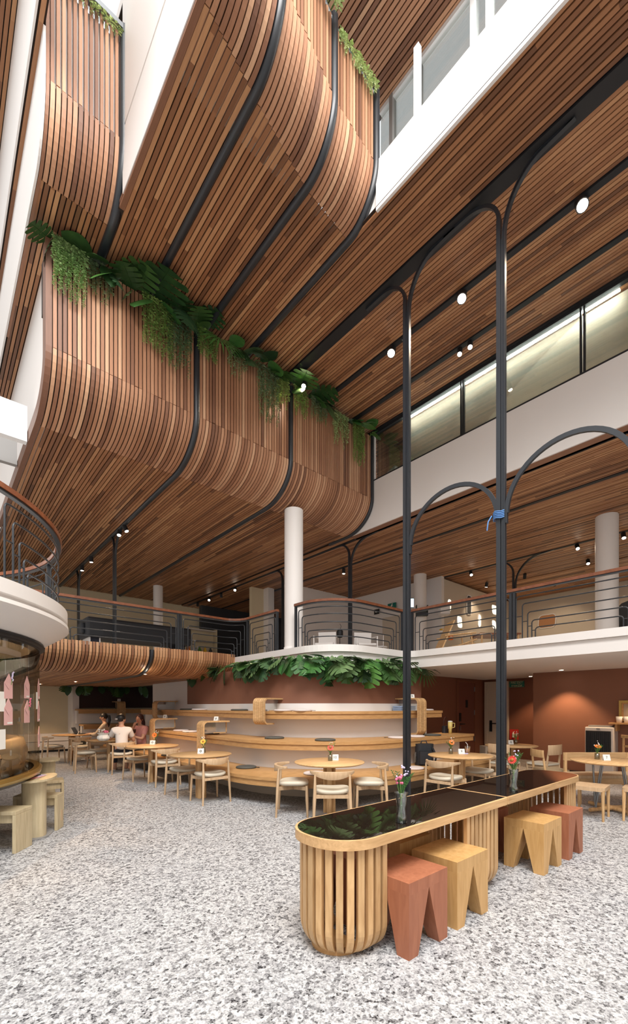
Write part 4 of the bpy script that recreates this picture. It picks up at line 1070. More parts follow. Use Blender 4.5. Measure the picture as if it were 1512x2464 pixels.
# backpack on the lowest seat
bp = thing('backpack', 'black backpack on the lowest seat behind the card 9 table', 'bag', (6.95,4.78,.45), radians(-40))
MB().prism(outline(-.17,.17,-.10,.10,.09,.09,6),0,.40,True).build('body', M['backpack'], bp, bevel=.04, seg=3)
MB().prism(outline(-.13,.13,-.155,-.08,.05,.05,5),.03,.27,True).build('front_pocket', M['backpack'], bp, bevel=.02)
MB().tube([(-.06,.02,.40),(-.04,.02,.45),(.04,.02,.45),(.06,.02,.40)],.010,6).build('handle', M['backpack'], bp)
MB().tube([(.13,-.08,.34),(.19,-.14,.18),(.16,-.12,.03)],1,rect=(.05,.012)).build('strap', M['backpack'], bp)
MB().lathe([(.03,0),(.033,.14),(.018,.17),(.018,.19)],14,(-.185,-.06,.06)).build('bottle_pocket', M['glass'], bp)
t = thing('tumbler', 'yellow tumbler with a handle at the end of the middle ledge', 'tumbler', (8.62,5.25,.95), radians(-40))
MB().lathe([(.001,0),(.034,0),(.036,.10),(.048,.115),(.05,.26),(.001,.26)],20).build('body', M['tumbler'], t); MB().lathe([(.051,.26),(.045,.28),(.001,.285)],20).build('lid', M['paper'], t)
MB().tube([(.05,0,.23),(.10,0,.23),(.10,0,.14),(.05,0,.13)],.009,6).build('handle', M['tumbler'], t)
t = thing('hand_bag', 'small dark bag with a hooped strap behind the yellow tumbler', 'bag', (8.75,5.45,.95), 0)
MB().prism(outline(-.1,.1,-.05,.05,.04,.04,4),0,.16,True).build('body', M['backpack'], t, bevel=.02); MB().tube([(.08*cos(a),0,.16+.2*sin(a)) for a in [pi*i/10 for i in range(11)]],.008,6).build('strap', M['hair_red'], t)
t = thing('folded_cloth', 'folded blue cloth in the divider behind the slender column', 'cloth', (7.28,5.62,1.46), .3)
for k in range(3): MB().box(-.12,.12,-.1,.1,.035*k,.035*k+.03).build('fold', M['bluecloth'], t, bevel=.012)

# ================================================================== GROUND FLOOR RIGHT
def sign(name, label, loc, rz, w, h, m): 
    t = thing(name, label, 'sign', loc, rz); MB().box(-w/2,w/2,-.012,0,-h/2,h/2).build('panel', M[m], t); return t
fx = sign('exit_sign', 'green FIRE EXIT sign with Thai lettering on the brown wall', (12.98,5.70,2.21), radians(-90), .44,.19,'green')
MB().tube([(-.21,-.014,-.085),(.21,-.014,-.085),(.21,-.014,.085),(-.21,-.014,.085)],.005,4,closed=True).build('border', M['signgold'], fx)
text('FIRE EXIT',.085,M['signgold'],fx,(0,-.014,.04),(pi/2,0,0),'lettering')
text('\u0e17\u0e32\u0e07\u0e2b\u0e19\u0e35\u0e44\u0e1f',.085,M['signgold'],fx,(0,-.014,-.045),(pi/2,0,0),'lettering')
fe = sign('fire_sign', 'red fire extinguisher sign behind the pink flower', (12.98,5.78,.72), radians(-90), .26,.30,'signred')
MB().lathe([(.03,-.09),(.03,.03),(.012,.06),(.012,.08)],10,(-.02,-.016,0)).build('extinguisher_mark', M['paper'], fe); MB().box(.05,.09,-.016,-.012,-.06,.04).build('flame_mark', M['paper'], fe)
ac = thing('air_cooler', 'tall silver air cooler with black louvred front by the brown wall', 'air cooler', (10.95,3.02,0), radians(-90))
MB().box(-.27,.27,-.05,.30,.03,1.10).build('body', M['silver'], ac, bevel=.02)
MB().box(-.255,.225,-.062,-.045,.44,1.02).build('front_panel', M['blackmatte'], ac, bevel=.012); fp = bpy.data.objects[-1] if False else [c for c in bpy.data.objects if c.parent == ac and c.name.startswith('front_panel')][0]
for k in range(13): MB().box(-.24+.036*k,-.228+.036*k,-.074,-.06,.47,.99).build('louvre', M['black'], fp)
for z in (.62,.80): MB().box(-.24,.21,-.078,-.072,z,z+.006).build('cross_bar', M['black'], fp)
MB().prism(outline(-.23,.22,0,.24,.05,.05,5),1.10,1.135).build('control_top', M['grey'], ac)
MB().box(-.05,.02,-.056,-.048,1.055,1.068).build('maker_mark', M['ink'], ac)
for x in (-.22,.22): MB().lathe([(.025,0),(.025,.03)],10,(x,.02,0),cap=True).build('caster', M['ink'], ac)
sh = thing('wall_shelf', 'narrow brown wall shelf holding white cups', 'shelf', (11.22,2.35,1.17), radians(-90))
MB().box(-.5,.45,-.28,0,0,.035).build('board', M['bench'], sh); MB().box(-.4,-.36,-.22,0,-.15,0).build('bracket', M['bench'], sh); MB().box(.3,.34,-.22,0,-.15,0).build('bracket', M['bench'], sh)
for k in range(3):
    t = thing('white_cup', ('white cup at the open end of the wall shelf','white cup in the middle of the wall shelf row','white cup nearest the picture edge on the wall shelf')[k], 'cup', (11.05,2.68-.135*k,1.205), 0, 'white cups on the wall shelf')
    MB().lathe([(.001,0),(.052,0),(.064,.13),(.060,.13),(.05,.01)],18).build('body', M['paper'], t)
pf = thing('picture_frame', 'gold framed picture above the wall shelf', 'picture', (11.22,2.42,1.46), radians(-90))
for (x0,x1,z0,z1) in ((-.30,.30,.17,.22),(-.30,.30,-.22,-.17),(-.30,-.25,-.17,.17),(.25,.30,-.17,.17)): MB().box(x0,x1,-.05,0,z0,z1).build('frame', M['gold'], pf)
for (x0,x1,z0,z1) in ((-.25,.25,.14,.17),(-.25,.25,-.17,-.14),(-.25,-.22,-.14,.14),(.22,.25,-.14,.14)): MB().box(x0,x1,-.03,0,z0,z1).build('inner_frame', M['bench'], pf)
MB().box(-.22,.22,-.012,0,-.14,.14).build('canvas', M['khaki'], pf); MB().box(-.04,.2,-.014,-.011,-.12,.06).build('print', M['bluecloth'], pf)
hc = thing('bar_chair', 'tall oak chair at the picture edge by the air cooler', 'chair', (10.3,2.15,0), radians(60))
for sx in (-.2,.2):
    for sy in (-.2,.2): MB().tube([(sx,sy,0),(sx*.95,sy*.95,.60 if sy<0 else .98)],.02,8).build('leg', M['oak'], hc)
MB().box(-.22,.22,-.22,.22,.57,.61).build('seat', M['bench'], hc, bevel=.01); MB().box(-.24,.24,.17,.21,.93,.99).build('backrest', M['oak'], hc, bevel=.01); MB().box(-.2,.2,.18,.2,.75,.79).build('rail', M['oak'], hc)

# ================================================================== MIDDLE LEVEL FURNITURE
dk = thing('covered_table', 'long black covered games table behind the far railing', 'table', (4.15,11.95,2.70), 0)
MB().box(-1.35,1.35,-.42,.42,.56,1.05).build('black_cover', M['backpack'], dk, bevel=.05); MB().box(-1.25,-1.05,-.3,.3,0,.56).build('leg', M['navy'], dk); MB().box(1.0,1.2,-.3,.3,0,.56).build('leg', M['navy'], dk)
MB().box(-1.28,-1.25,-.31,.31,0,.6).box(-1.05,-1.02,-.31,-.28,0,.6).build('edge_strip', M['silver'], dk); MB().box(-1.0,-.6,-.44,-.425,.72,.75).build('handle', M['silver'], dk); MB().box(-1.43,-1.34,-.2,.2,.65,.92).build('end_knob', M['backpack'], dk, bevel=.03)
def armchair(label, x, y, rz):
    t = thing('white_armchair', label, 'chair', (x,y,2.70), rz, 'white armchairs behind the rounded balcony corner')
    MB().rbox((0,-.22,.55),(.46,.03,.42),0,-.15).build('backrest', M['white'], t); MB().box(-.23,.23,-.2,.24,.38,.43).build('seat', M['white'], t, bevel=.01)
    for s in (-1,1):
        MB().tube([(s*.25,-.2,.62),(s*.26,.22,.60),(s*.25,.24,0)],.018,6).build('arm', M['white'], t); MB().tube([(s*.22,-.2,.4),(s*.23,-.26,0)],.018,6).build('leg', M['white'], t)
armchair('white armchair nearer the black lantern, turned side-on', 7.45,8.05,2.2)
armchair('white armchair right of the black lantern', 8.25,7.45,2.6)
t = thing('lantern', 'black lantern hanging in the middle level room', 'lamp', (8.1,8.2,3.38), 0)
MB().lathe([(.06,0),(.085,.03),(.085,.16),(.06,.20),(.001,.21)],14).build('shade', M['blackmatte'], t); MB().tube([(0,0,.2),(.05,0,.3),(.0,0,.36)],.006,5).build('hook', M['blackmatte'], t); MB().tube([(0,0,0),(0,0,-.25)],.010,6).build('cable', M['blackmatte'], t)
t = thing('wire_chair', 'pale round backed wire chair beside the white armchairs', 'chair', (9.0,7.6,2.70), 0.7)
MB().tube([(.2*cos(a),-.1,.55+.22*sin(a)) for a in [2*pi*i/20 for i in range(20)]],.012,6,closed=True).build('back_ring', M['silver'], t); MB().lathe([(.001,.42),(.21,.42),(.21,.45),(.001,.45)],20).build('seat', M['silver'], t)
for a in range(4): MB().tube([(.15*cos(a*1.57+.78),.15*sin(a*1.57+.78),.42),(.2*cos(a*1.57+.78),.2*sin(a*1.57+.78),0)],.01,5).build('leg', M['silver'], t)
t = thing('vent_plate', 'small dark vent plate on the white wall', 'vent', (9.55,11.68,3.98), 0); MB().box(-.13,.13,-.015,0,-.06,.06).build('plate', M['charcoal'], t); MB().box(-.11,.11,-.018,-.014,-.01,.01).build('slot', M['ink'], t)
lc = thing('lounge_chair', 'wooden lounge chair tilted back behind the balcony railing', 'chair', (9.85,5.85,2.70), radians(-128))
MB().rbox((0,-.28,.62),(.56,.03,.75),0,-.42).build('backrest', M['oak'], lc); MB().rbox((0,.10,.36),(.56,.58,.03),0,.15).build('seat', M['oak'], lc)
for s in (-.29,.29):
    MB().tube([(s,-.45,0),(s,-.05,.33),(s,.42,.50)],.02,6).build('leg', M['oak'], lc); MB().tube([(s,.36,0),(s,.28,.62)],.02,6).build('leg', M['oak'], lc); MB().tube([(s,-.38,.58),(s,.40,.66)],.022,6).build('armrest', M['oak'], lc)
wt = thing('side_table', 'dark wooden table beside the lounge chair', 'table', (10.7,5.25,2.70), radians(-41))
MB().box(-.5,.5,-.35,.35,.62,.66).build('tabletop', M['dark_rail'], wt)
for sx in (-.45,.45):
    for sy in (-.3,.3): MB().tube([(sx,sy,0),(sx,sy,.62)],.022,6).build('leg', M['oak'], wt)
for sy in (-.3,.3): MB().tube([(-.45,sy,.2),(.45,sy,.2)],.012,6).build('stretcher', M['oak'], wt)
sf = thing('booth_seat', 'tall black rounded booth seat behind the thick white column', 'sofa', (12.0,2.2,2.70), radians(-90))
MB().prism([(-1.0,0),(-.92,.55),(-.80,.95),(-.60,1.18),(-.30,1.27),(1.6,1.27),(1.6,0)],-.3,.3).xf(Matrix.Rotation(pi/2,4,'X')).build('shell', M['backpack'], sf, bevel=.03)
MB().box(-.6,1.5,-.36,-.29,.1,.8).build('back_cushion', M['blackmatte'], sf, bevel=.03)
sb2 = thing('column_shelf', 'dark green open shelf box fixed on the white column', 'shelf', (11.52,8.03,4.38), radians(-41))
MB().box(-.18,.18,-.14,0,0,.03).box(-.18,-.165,-.14,0,0,.33).box(.165,.18,-.14,0,0,.33).box(-.18,.18,-.01,0,0,.22).build('tray', plain('dark_green_metal',(.05,.065,.05),.5), sb2); MB().box(-.165,.165,-.145,-.13,.0,.10).build('front_lip', M['charcoal'], sb2)
def at(px,py,Y):
    X = (px-756)/1045*Y; return (.752*X+.6592*Y, -.6592*X+.752*Y, 1.55+(1700-py)*Y/1045)
for i,(lab,p,sz,m) in enumerate((('white wall box with small packets on top',(12.05,7.55,4.42),(.30,.26,.26),'white'),('white ledge box half hidden by the handrail',(12.0,7.5,3.83),(.42,.26,.07),'white'))):
    t = thing('wall_box', lab, 'box', p, radians(-41)); MB().box(-sz[0]/2,sz[0]/2,-sz[1]/2,sz[1]/2,0,sz[2]).build('body', M[m], t, bevel=.006); MB().box(-sz[0]/2+.01,sz[0]/2-.01,-sz[1]/2-.002,-sz[1]/2+.002,.01,.02).build('joint_line', M['grey'], t)
for lab,p,sz,m in (('brown packet on the white wall box',(12.0,7.6,4.68),(.14,.08,.08),'hair_red'),('tan packet on the white wall box',(12.1,7.5,4.68),(.13,.08,.05),'khaki'),('yellow book on the white ledge box',(12.0,7.52,3.90),(.26,.18,.07),'yellow'),('orange and green ornament under the ledge box',(12.1,7.35,3.62),(.12,.12,.14),'orange')):
    t = thing('packet' if 'packet' in lab else 'book' if 'book' in lab else 'ornament', lab, 'packet' if 'packet' in lab else 'book' if 'book' in lab else 'ornament', p, radians(-41)); MB().box(-sz[0]/2,sz[0]/2,-sz[1]/2,sz[1]/2,0,sz[2]).build('body', M[m], t, bevel=.008); MB().box(-sz[0]*.3,sz[0]*.3,-sz[1]/2-.002,-sz[1]/2,sz[2]*.3,sz[2]*.7).build('front_label', M['paper'], t)
e2 = sign('exit_sign', 'green running man exit sign beside the slender column on the middle level', (12.22,9.75,5.10), radians(-90), .36,.22,'green')
rmn = MB().ball((.02,-.016,.07),.022,5,(1,.3,1)); rmn.tube([(.0,-.016,.05),(-.02,-.016,-.02)],.02,5); rmn.tube([(-.02,-.016,-.02),(.03,-.016,-.05),(.02,-.016,-.1)],.013,5); rmn.tube([(-.02,-.016,-.02),(-.07,-.016,-.08)],.013,5); rmn.tube([(-.0,-.016,.03),(.06,-.016,.0)],.01,5)
rmn.build('running_figure', M['paper'], e2)
e3 = sign('notice_plate', 'small black notice plate left of the running man sign', (12.22,10.45,5.02), radians(-90), .24,.18,'ink'); MB().box(-.06,.06,-.016,-.012,-.02,.02).build('arrow_mark', M['paper'], e3)
e4 = thing('display', 'bright blue display on the middle level behind the white column', 'screen', (12.0,8.75,5.0), radians(-41)); MB().box(-.12,.12,-.02,0,-.16,.16).build('casing', M['ink'], e4); MB().box(-.10,.10,-.024,-.02,-.14,.14).build('screen', M['bluelit'], e4)
bs = thing('bookcase', 'white bookcase with small objects at the far end of the middle level', 'bookcase', (8.05,16.3,2.70), 0)
MB().box(-.7,-.66,-.3,0,0,2.0).box(.66,.7,-.3,0,0,2.0).build('side', M['cream'], bs); MB().box(-.7,.7,-.02,0,0,2.0).build('back_panel', M['cream'], bs)
for k in range(5): MB().box(-.66,.66,-.3,-.02,.1+.45*k,.13+.45*k).build('shelf_board', M['white'], bs)
pal = ['orange','silver','leaf_mid','yellow','charcoal','pink','bluecloth','white']
for k in range(10):
    s,c = k//5, k%5; t = thing('shelf_ornament', f'{("orange","silver","green","yellow","dark")[c]} ornament on the {("lower","upper")[s]} shelf of the far white bookcase', 'ornament', (7.55+.24*c,16.12,2.70+.58+.45*s), 0, 'ornaments in the bookcase')
    MB().lathe([(.001,0),(.06,0),(.075,.08),(.03,.16),(.04,.2),(.001,.2)],10).build('body', M[('orange','silver','leaf_mid','yellow','charcoal')[c]], t)

# ================================================================== PLANTS
def monstera_mesh(name, mat, lobes=6, wid=.54, cut=.42):
    """split leaf: whole along the midrib, lobes parted by slits; base at the origin, tip at y = 1"""
    def W(y): return wid*(max(0,sin(pi*min(1,(y+.12)/1.10)))**.62)*(1 if y>.02 else .9)
    def zf(x,y): return -.55*x*x-.22*y*y+.05*y
    mb = MB()
    for s in (-1,1):
        y0 = -.08
        for k in range(lobes):
            ya = -.10+1.08*k/lobes; yb = -.10+1.08*(k+1)/lobes; g = .24*(yb-ya)
            q = []
            for y,t in ((ya,0),(yb,1)):
                m = max(0,y); q.append((0,m,zf(0,m)+.01))
            def pt(f,y,lift): 
                x = W(y)*f; yy = y+lift*f; return (s*x,yy,zf(x,yy))
            i0,i1 = pt(cut,ya+g*.2,.10), pt(cut,yb-g*.2,.10)
            o0,om,o1 = pt(.93,ya+g,.17), pt(1.0,(ya+yb)/2+.01,.19), pt(.90,yb-g*1.2,.20)
            if k == lobes-1: o1 = (s*.01,1.0,zf(0,1)); om = pt(.8,(ya+yb)/2,.12)
            mb.add([q[0],i0,i1,q[1]],[(0,1,2,3)],True); mb.add([i0,o0,om,o1,i1],[(0,1,2,3,4)],True)
    mb.tube([(0,0,.012),(0,.5,zf(0,.5)+.014),(0,.98,zf(0,.98)+.006)],[.012,.008,.002],4)
    return mb.mesh(name, mat)
def heart_mesh(name, mat, wid=.36, n=10):
    def W(y): return wid*(sin(pi*min(1,(y+.06)/1.06))**.75) if y>-.06 else 0
    mb = MB(); L=[];R=[];C=[]
    for i in range(n+1):
        y = -.05+1.05*i/n; w = max(.002,W(y)); C.append((0,max(0,y),-.2*y*y+.02)); L.append((-w,y,-.2*y*y-.4*w*w+.05*w)); R.append((w,y,-.2*y*y-.4*w*w+.05*w))
    P = L+C+R; m = n+1; F = []
    for i in range(n): F += [(i,m+i,m+i+1,i+1),(m+i,2*m+i,2*m+i+1,m+i+1)]
    mb.add(P,F,True); mb.tube([(0,0,.02),(0,.9,-.15)],[.012,.003],4)
    return mb.mesh(name, mat)
def fan_mesh(name, mat, n=15):
    mb = MB()
    for k in range(n):
        a = radians(-105+210*k/(n-1)); d = (sin(a),cos(a)); w = .035
        p = [(0,0,0),(d[0]*.5-d[1]*w,d[1]*.5+d[0]*w,.02),(d[0]*.95,d[1]*.95,-.12),(d[0]*.5+d[1]*w,d[1]*.5-d[0]*w,.02)]
        mb.add(p,[(0,1,2,3)],True)
    return mb.mesh(name, mat)
LM = {'mon':monstera_mesh('leaf',M['leaf_dark']), 'mon2':monstera_mesh('leaf',M['leaf_dark'],6,.50,.36), 'mong':monstera_mesh('leaf',M['leaf_grey'],6,.48,.52), 'monm':monstera_mesh('leaf',M['leaf_mid'],6,.52,.5),
      'heart':heart_mesh('leaf',M['leaf_mid']), 'heartd':heart_mesh('leaf',M['leaf_dark'],.34), 'slim':heart_mesh('leaf',M['leaf_grey'],.2), 'slimd':heart_mesh('leaf',M['leaf_dark'],.17), 'fan':fan_mesh('leaf',M['leaf_mid'])}
def plant(name, label, cat, loc, heading, leaves, group):
    """leaves: (kind, dx, dy, dz, yaw, pitch, size); heading turns local +y to the way the plant leans"""
    t = thing(name, label, cat, loc, heading-pi/2, group)
    st = MB()
    for (k,dx,dy,dz,yaw,pit,s) in leaves:
        o = inst('leaf', LM[k], t, (dx,dy,dz), (0,0,0), (s,s,s))
        o.rotation_euler = (Matrix.Rotation(yaw,4,'Z') @ Matrix.Rotation(pit,4,'X') @ Matrix.Rotation(random.uniform(-.35,.35),4,'Y')).to_euler()
        st.tube([(0,-.05,-.06),(dx*.6,dy*.5-.02,max(dz,-.02)+.03),(dx,dy,dz)],.006,5)
    st.build('stem', M['stem'], t)
    return t
def rnd_leaves(kinds, n, spread, s0, s1, p0=-75, p1=-15, up=0, upr=(0,16)):
    L = []
    for i in range(n):
        x = -spread/2+spread*(i+.5)/n+random.uniform(-.04,.04); p = random.uniform(p0,p1) if i >= up else random.uniform(*upr)
        L.append((random.choice(kinds), x, random.uniform(.0,.12), random.uniform(-.02,.10), radians(random.uniform(-50,50)), radians(p), random.uniform(s0,s1)))
    return L
def vines(label, u, v, z, n, spread, l0, l1, m, group='trailing vines on the third level balcony', dens=1.0, leafl=.055):
    n = int(n*1.5)
    t = thing('trailing_vine', label, 'plant', (u,v,z), 0, group)
    lf = MB(); st = MB()
    for i in range(n):
        x = -spread/2+spread*(i+random.random())/n; y = random.uniform(-.02,.06); l = random.uniform(l0,l1)*.9
        p0 = Vector((x,.08+y,.02)); pts = [p0, Vector((x,-.04+y*.5,.05)), Vector((x+random.uniform(-.01,.01),-.075+y*.4,-.02))]
        k = max(3,int(l/.08)); 
        for q in range(1,k+1): pts.append(Vector((x+.012*sin(q*1.3+i),-.075+y*.4+.008*sin(q+i),-.02-l*q/k)))
        st.tube(pts,.0025,3,caps=False)
        m_ = int(l/.0125*dens)
        for q in range(m_):
            f = q/m_; c = Vector((x+.012*sin(f*k*1.3+i),-.078+y*.4,.02-(l+.02)*f)); a = random.uniform(0,6.28); ll = leafl*random.uniform(.6,1.15)*(1-.4*f)
            d = Vector((cos(a)*ll,-abs(sin(a))*ll*.7+.2*ll*sin(a*3),-ll*.55)); w = Vector((-sin(a),cos(a),.2))*ll*.30
            lf.add([c,c+d*.5+w,c+d,c+d*.5-w],[(0,1,2,3)])
    o = lf.build('foliage', M[m], t); o['kind'] = 'stuff'
    st.build('strand', M['stem'], t)
PG = 'leafy plants on the third level balcony'
ZB = 7.86; VB = 6.74
plant('monstera_plant','dark split leaves hanging past the left end of the wooden balcony','plant',(1.22,6.80,ZB),radians(200),[('mon2',.02,.0,.02,.25,radians(-8),.36),('mon',-.04,.02,-.03,-.35,radians(-62),.34)],PG)
vines('bright dense vine clump at the left end of the balcony',1.40,VB,ZB,22,.40,.35,.85,'vine_lit_tint',dens=1.5,leafl=.05)
plant('philodendron','broad glossy leaves beside the bright vine clump on the balcony','plant',(1.82,6.76,ZB),radians(-90),[('heart',-.2,.0,.1,radians(30),radians(6),.42),('heartd',.0,.05,.05,radians(-30),radians(-20),.42),('heartd',.12,.0,.08,radians(-70),radians(5),.45),('heartd',-.05,.1,.0,radians(10),radians(-60),.36),('mong',-.15,.1,-.05,radians(20),radians(-50),.28)],PG)
vines('thin grey vine strands under the broad glossy leaves',1.80,VB,ZB,10,.36,.25,.60,'vine_grey')
plant('monstera_plant','upright dark split leaf left of the biggest split leaf on the balcony','plant',(2.15,6.82,ZB),radians(-90),[('mon2',-.05,.0,.05,radians(10),radians(4),.60),('heart',.1,.05,.02,radians(-40),radians(-25),.40),('heart',.2,.1,-.02,radians(-60),radians(-35),.5)],PG)
plant('monstera_plant','biggest split leaf standing up over the balcony edge','plant',(2.58,6.82,ZB),radians(-90),[('mon',.0,.0,.07,radians(0),radians(4),.74),('mon2',.28,.0,.04,radians(-35),radians(4),.5),('heart',-.1,.12,-.02,radians(50),radians(-30),.42),('heart',.1,.1,-.05,radians(-55),radians(-40),.48),('mong',.35,.05,-.05,radians(-60),radians(-50),.3)],PG)
vines('bright green long vines left of the first balcony seam',2.62,VB,ZB,16,.45,.55,1.05,'vine',dens=1.2)
vines('darker long vines close to the first balcony seam',2.98,VB,ZB,16,.42,.5,1.10,'vine_grey')
plant('monstera_plant','silvery split leaf at the first balcony seam','plant',(3.12,6.76,ZB),radians(-90),[('mong',.05,.1,.08,radians(-10),radians(-50),.52),('mon',-.2,.05,.1,radians(20),radians(5),.46),('mon2',.05,.0,.06,radians(-25),radians(5),.42)],PG)
vines('moss green vine at the black seam of the balcony',3.46,VB,ZB,12,.36,.3,.55,'vine',dens=1.5)
plant('fan_palm','fan palm leaf spreading over the second balcony panel','plant',(3.72,6.76,ZB),radians(-90),[('fan',.05,.12,-.02,radians(-10),radians(-55),.55),('heart',-.2,.05,.08,radians(20),radians(-5),.34),('heartd',.25,.05,.05,radians(-45),radians(-15),.36),('mon2',.4,.0,.05,radians(-20),radians(5),.44)],PG)
vines('short vines under the fan palm leaf',4.05,VB,ZB,10,.40,.3,.6,'vine_grey')
plant('philodendron','dark glossy leaves right of the fan palm','plant',(4.38,6.76,ZB),radians(-90),rnd_leaves(['heartd','mong','mon2'],5,.5,.32,.46,-60,5,1),PG)
vines('long grey green vines in the middle of the second balcony panel',4.72,VB,ZB,16,.48,.5,1.15,'vine_grey')
plant('philodendron','dark leaves over the long grey green vines','plant',(4.90,6.78,ZB),radians(-90),rnd_leaves(['heartd','heart','mon2'],5,.5,.32,.46,-55,10,1),PG)
vines('bright bushy vine left of the second balcony seam',5.05,VB,ZB,12,.30,.3,.65,'vine',dens=1.4)
vines('green vine just right of the second balcony seam',5.50,VB,ZB,12,.34,.3,.65,'vine',dens=1.3)
plant('monstera_plant','dark split leaves on the third balcony panel','plant',(5.72,6.78,ZB),radians(-90),[('mon2',-.1,.0,.06,radians(25),radians(4),.60),('mon',.2,.0,.06,radians(-20),radians(6),.58),('heart',-.15,.05,.04,radians(30),radians(-30),.40),('heartd',.3,.1,.0,radians(-35),radians(-40),.4)],PG)
vines('short dark vines under the split leaves of the third panel',5.98,VB,ZB,14,.45,.25,.55,'vine_grey')
plant('dracaena','slim pale striped leaves on the third balcony panel','plant',(6.28,6.78,ZB),radians(-90),[('slim',.04*i,.02*i,.05,radians(-70+26*i),radians(-10-6*i),.50) for i in range(6)],PG)
vines('yellow green vines tinted as if sunlit near the right end of the balcony',6.62,VB,ZB,16,.45,.3,.8,'vine_lit_tint')
plant('philodendron','bright leaves at the right end of the balcony','plant',(7.2,6.78,ZB),radians(-90),rnd_leaves(['heart','heart','slim'],6,.6,.30,.42,-45,20,2),PG)
vines('bushy green vine hanging at the right end of the balcony',7.18,VB,ZB,16,.36,.45,1.0,'vine',dens=1.4)
plant('philodendron','bright green leaf beside the white jamb of the glass line','plant',(7.66,6.72,ZB-.05),radians(-60),[('heart',.1,.05,.0,radians(-30),radians(-30),.34),('heart',-.05,.0,.1,radians(30),radians(10),.3)],PG)

WG = 'leafy plants on the curved planter wall'
wa,wb_ = 3.70+1.42,4.33+1.42; RW = 1.6
def on_wall(s):
    """s < 0: far side, 0..1 round the corner, > 1: near side"""
    if s < 0: return (wa, wb_+RW-s, pi)
    if s <= 1: a = pi+pi/2*s; return (wa+RW+RW*cos(a), wb_+RW+RW*sin(a), a)
    return (wa+RW+(s-1), wb_, 1.5*pi)
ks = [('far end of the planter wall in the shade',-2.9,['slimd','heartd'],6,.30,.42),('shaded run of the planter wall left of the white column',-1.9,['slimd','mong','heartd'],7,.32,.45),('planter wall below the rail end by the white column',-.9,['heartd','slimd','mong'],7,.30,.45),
      ('planter wall just left of the white column',-.2,['heartd','mong','mon2'],6,.32,.48),('planter wall below the white column',.12,['mong','slim','mong'],7,.30,.44),('planter wall with broad bright leaf right of the white column',.32,['heart','slimd','mong'],6,.32,.46),
      ('left of the middle of the rounded planter corner',.46,['mong','monm','slim'],6,.36,.52),('middle of the rounded planter corner',.60,['monm','mong','mon'],6,.42,.60),('right of the middle of the rounded planter corner',.76,['mon','monm','mong'],6,.42,.60),
      ('rounded planter corner before its right bend',.90,['heart','monm','mong'],6,.36,.52),('planter wall left of the slender column',1.25,['mon','heart','mong'],6,.40,.58),('planter wall just left of the slender steel column',1.62,['mong','slim','mon'],6,.34,.52),
      ('planter wall right of the slender steel column',2.15,['mong','slimd','slim'],6,.30,.42)]
for lab,s,kk,n,s0,s1 in ks:
    x,y,a = on_wall(s)
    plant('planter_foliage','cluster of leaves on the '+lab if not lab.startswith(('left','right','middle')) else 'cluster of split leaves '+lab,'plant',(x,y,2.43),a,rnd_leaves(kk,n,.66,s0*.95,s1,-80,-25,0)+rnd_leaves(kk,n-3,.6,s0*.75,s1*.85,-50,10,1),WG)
x,y,a = on_wall(2.5); plant('fan_palm','dark fan leaf at the right end of the planter wall','plant',(x,y,2.38),radians(-70),[('fan',.05,.05,.0,radians(-30),radians(-60),.5),('slimd',-.1,.05,.1,.3,-.3,.4)],WG)
for i,(x,y,yaw) in enumerate(((3.55,16.6,200),(3.95,16.55,250),(4.6,16.55,270),(5.15,16.55,265),(5.9,16.5,280),(6.55,16.5,290))):
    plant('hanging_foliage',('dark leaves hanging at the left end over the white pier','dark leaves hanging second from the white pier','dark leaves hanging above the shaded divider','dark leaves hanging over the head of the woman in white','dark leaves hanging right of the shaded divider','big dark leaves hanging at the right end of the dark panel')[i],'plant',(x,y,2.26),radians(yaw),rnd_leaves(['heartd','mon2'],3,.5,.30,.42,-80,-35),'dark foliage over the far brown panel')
# greenery along the rails of the top balconies
for i,(u0,u1) in enumerate(((1.95,2.5),(2.6,3.42),(3.55,4.25))):
    vines(('creeper along the left part of the top balcony rail','creeper along the middle part of the top balcony rail','creeper along the right part of the top balcony rail')[i],(u0+u1)/2,3.72+dv4((u0+u1)/2),9.46,int((u1-u0)*34),u1-u0,.06,.26,'vine_lit_tint','creepers on the top balcony rails',1.3,.05)
vines('creeper along the rail of the set back balcony',1.36,5.70,9.95,22,.75,.04,.16,'vine_lit_tint','creepers on the top balcony rails',1.3,.05)

# ================================================================== PEOPLE
def skin_mesh(name, chains, mat, sub=2):
    """chains of (point, radius) sharing points by position; grown with a Skin modifier into one surface"""
    V = []; R = []; E = []; idx = {}
    def vid(p,r):
        k = tuple(round(c,4) for c in p)
        if k not in idx: idx[k] = len(V); V.append(k); R.append(r)
        return idx[k]
    for ch in chains:
        ids = [vid(p,r) for p,r in ch]
        E += [(a,b) for a,b in zip(ids,ids[1:])]
    me = bpy.data.meshes.new(name); me.from_pydata(V,E,[]); o = bpy.data.objects.new(name,me); COL.objects.link(o)
    o.modifiers.new('skin','SKIN'); s = o.modifiers.new('sub','SUBSURF'); s.levels = sub; s.render_levels = sub
    sv = me.skin_vertices[0].data
    for i,r in enumerate(R): sv[i].radius = (r,r) if not isinstance(r,tuple) else r
    for i in range(len(V)): sv[i].use_root = (i==0)
    dg = bpy.context.evaluated_depsgraph_get(); dg.update()
    m2 = bpy.data.meshes.new_from_object(o.evaluated_get(dg)); m2.name = name
    bpy.data.objects.remove(o); bpy.data.meshes.remove(me)
    for p in m2.polygons: p.use_smooth = True
    m2.materials.clear(); m2.materials.append(mat)
    return m2
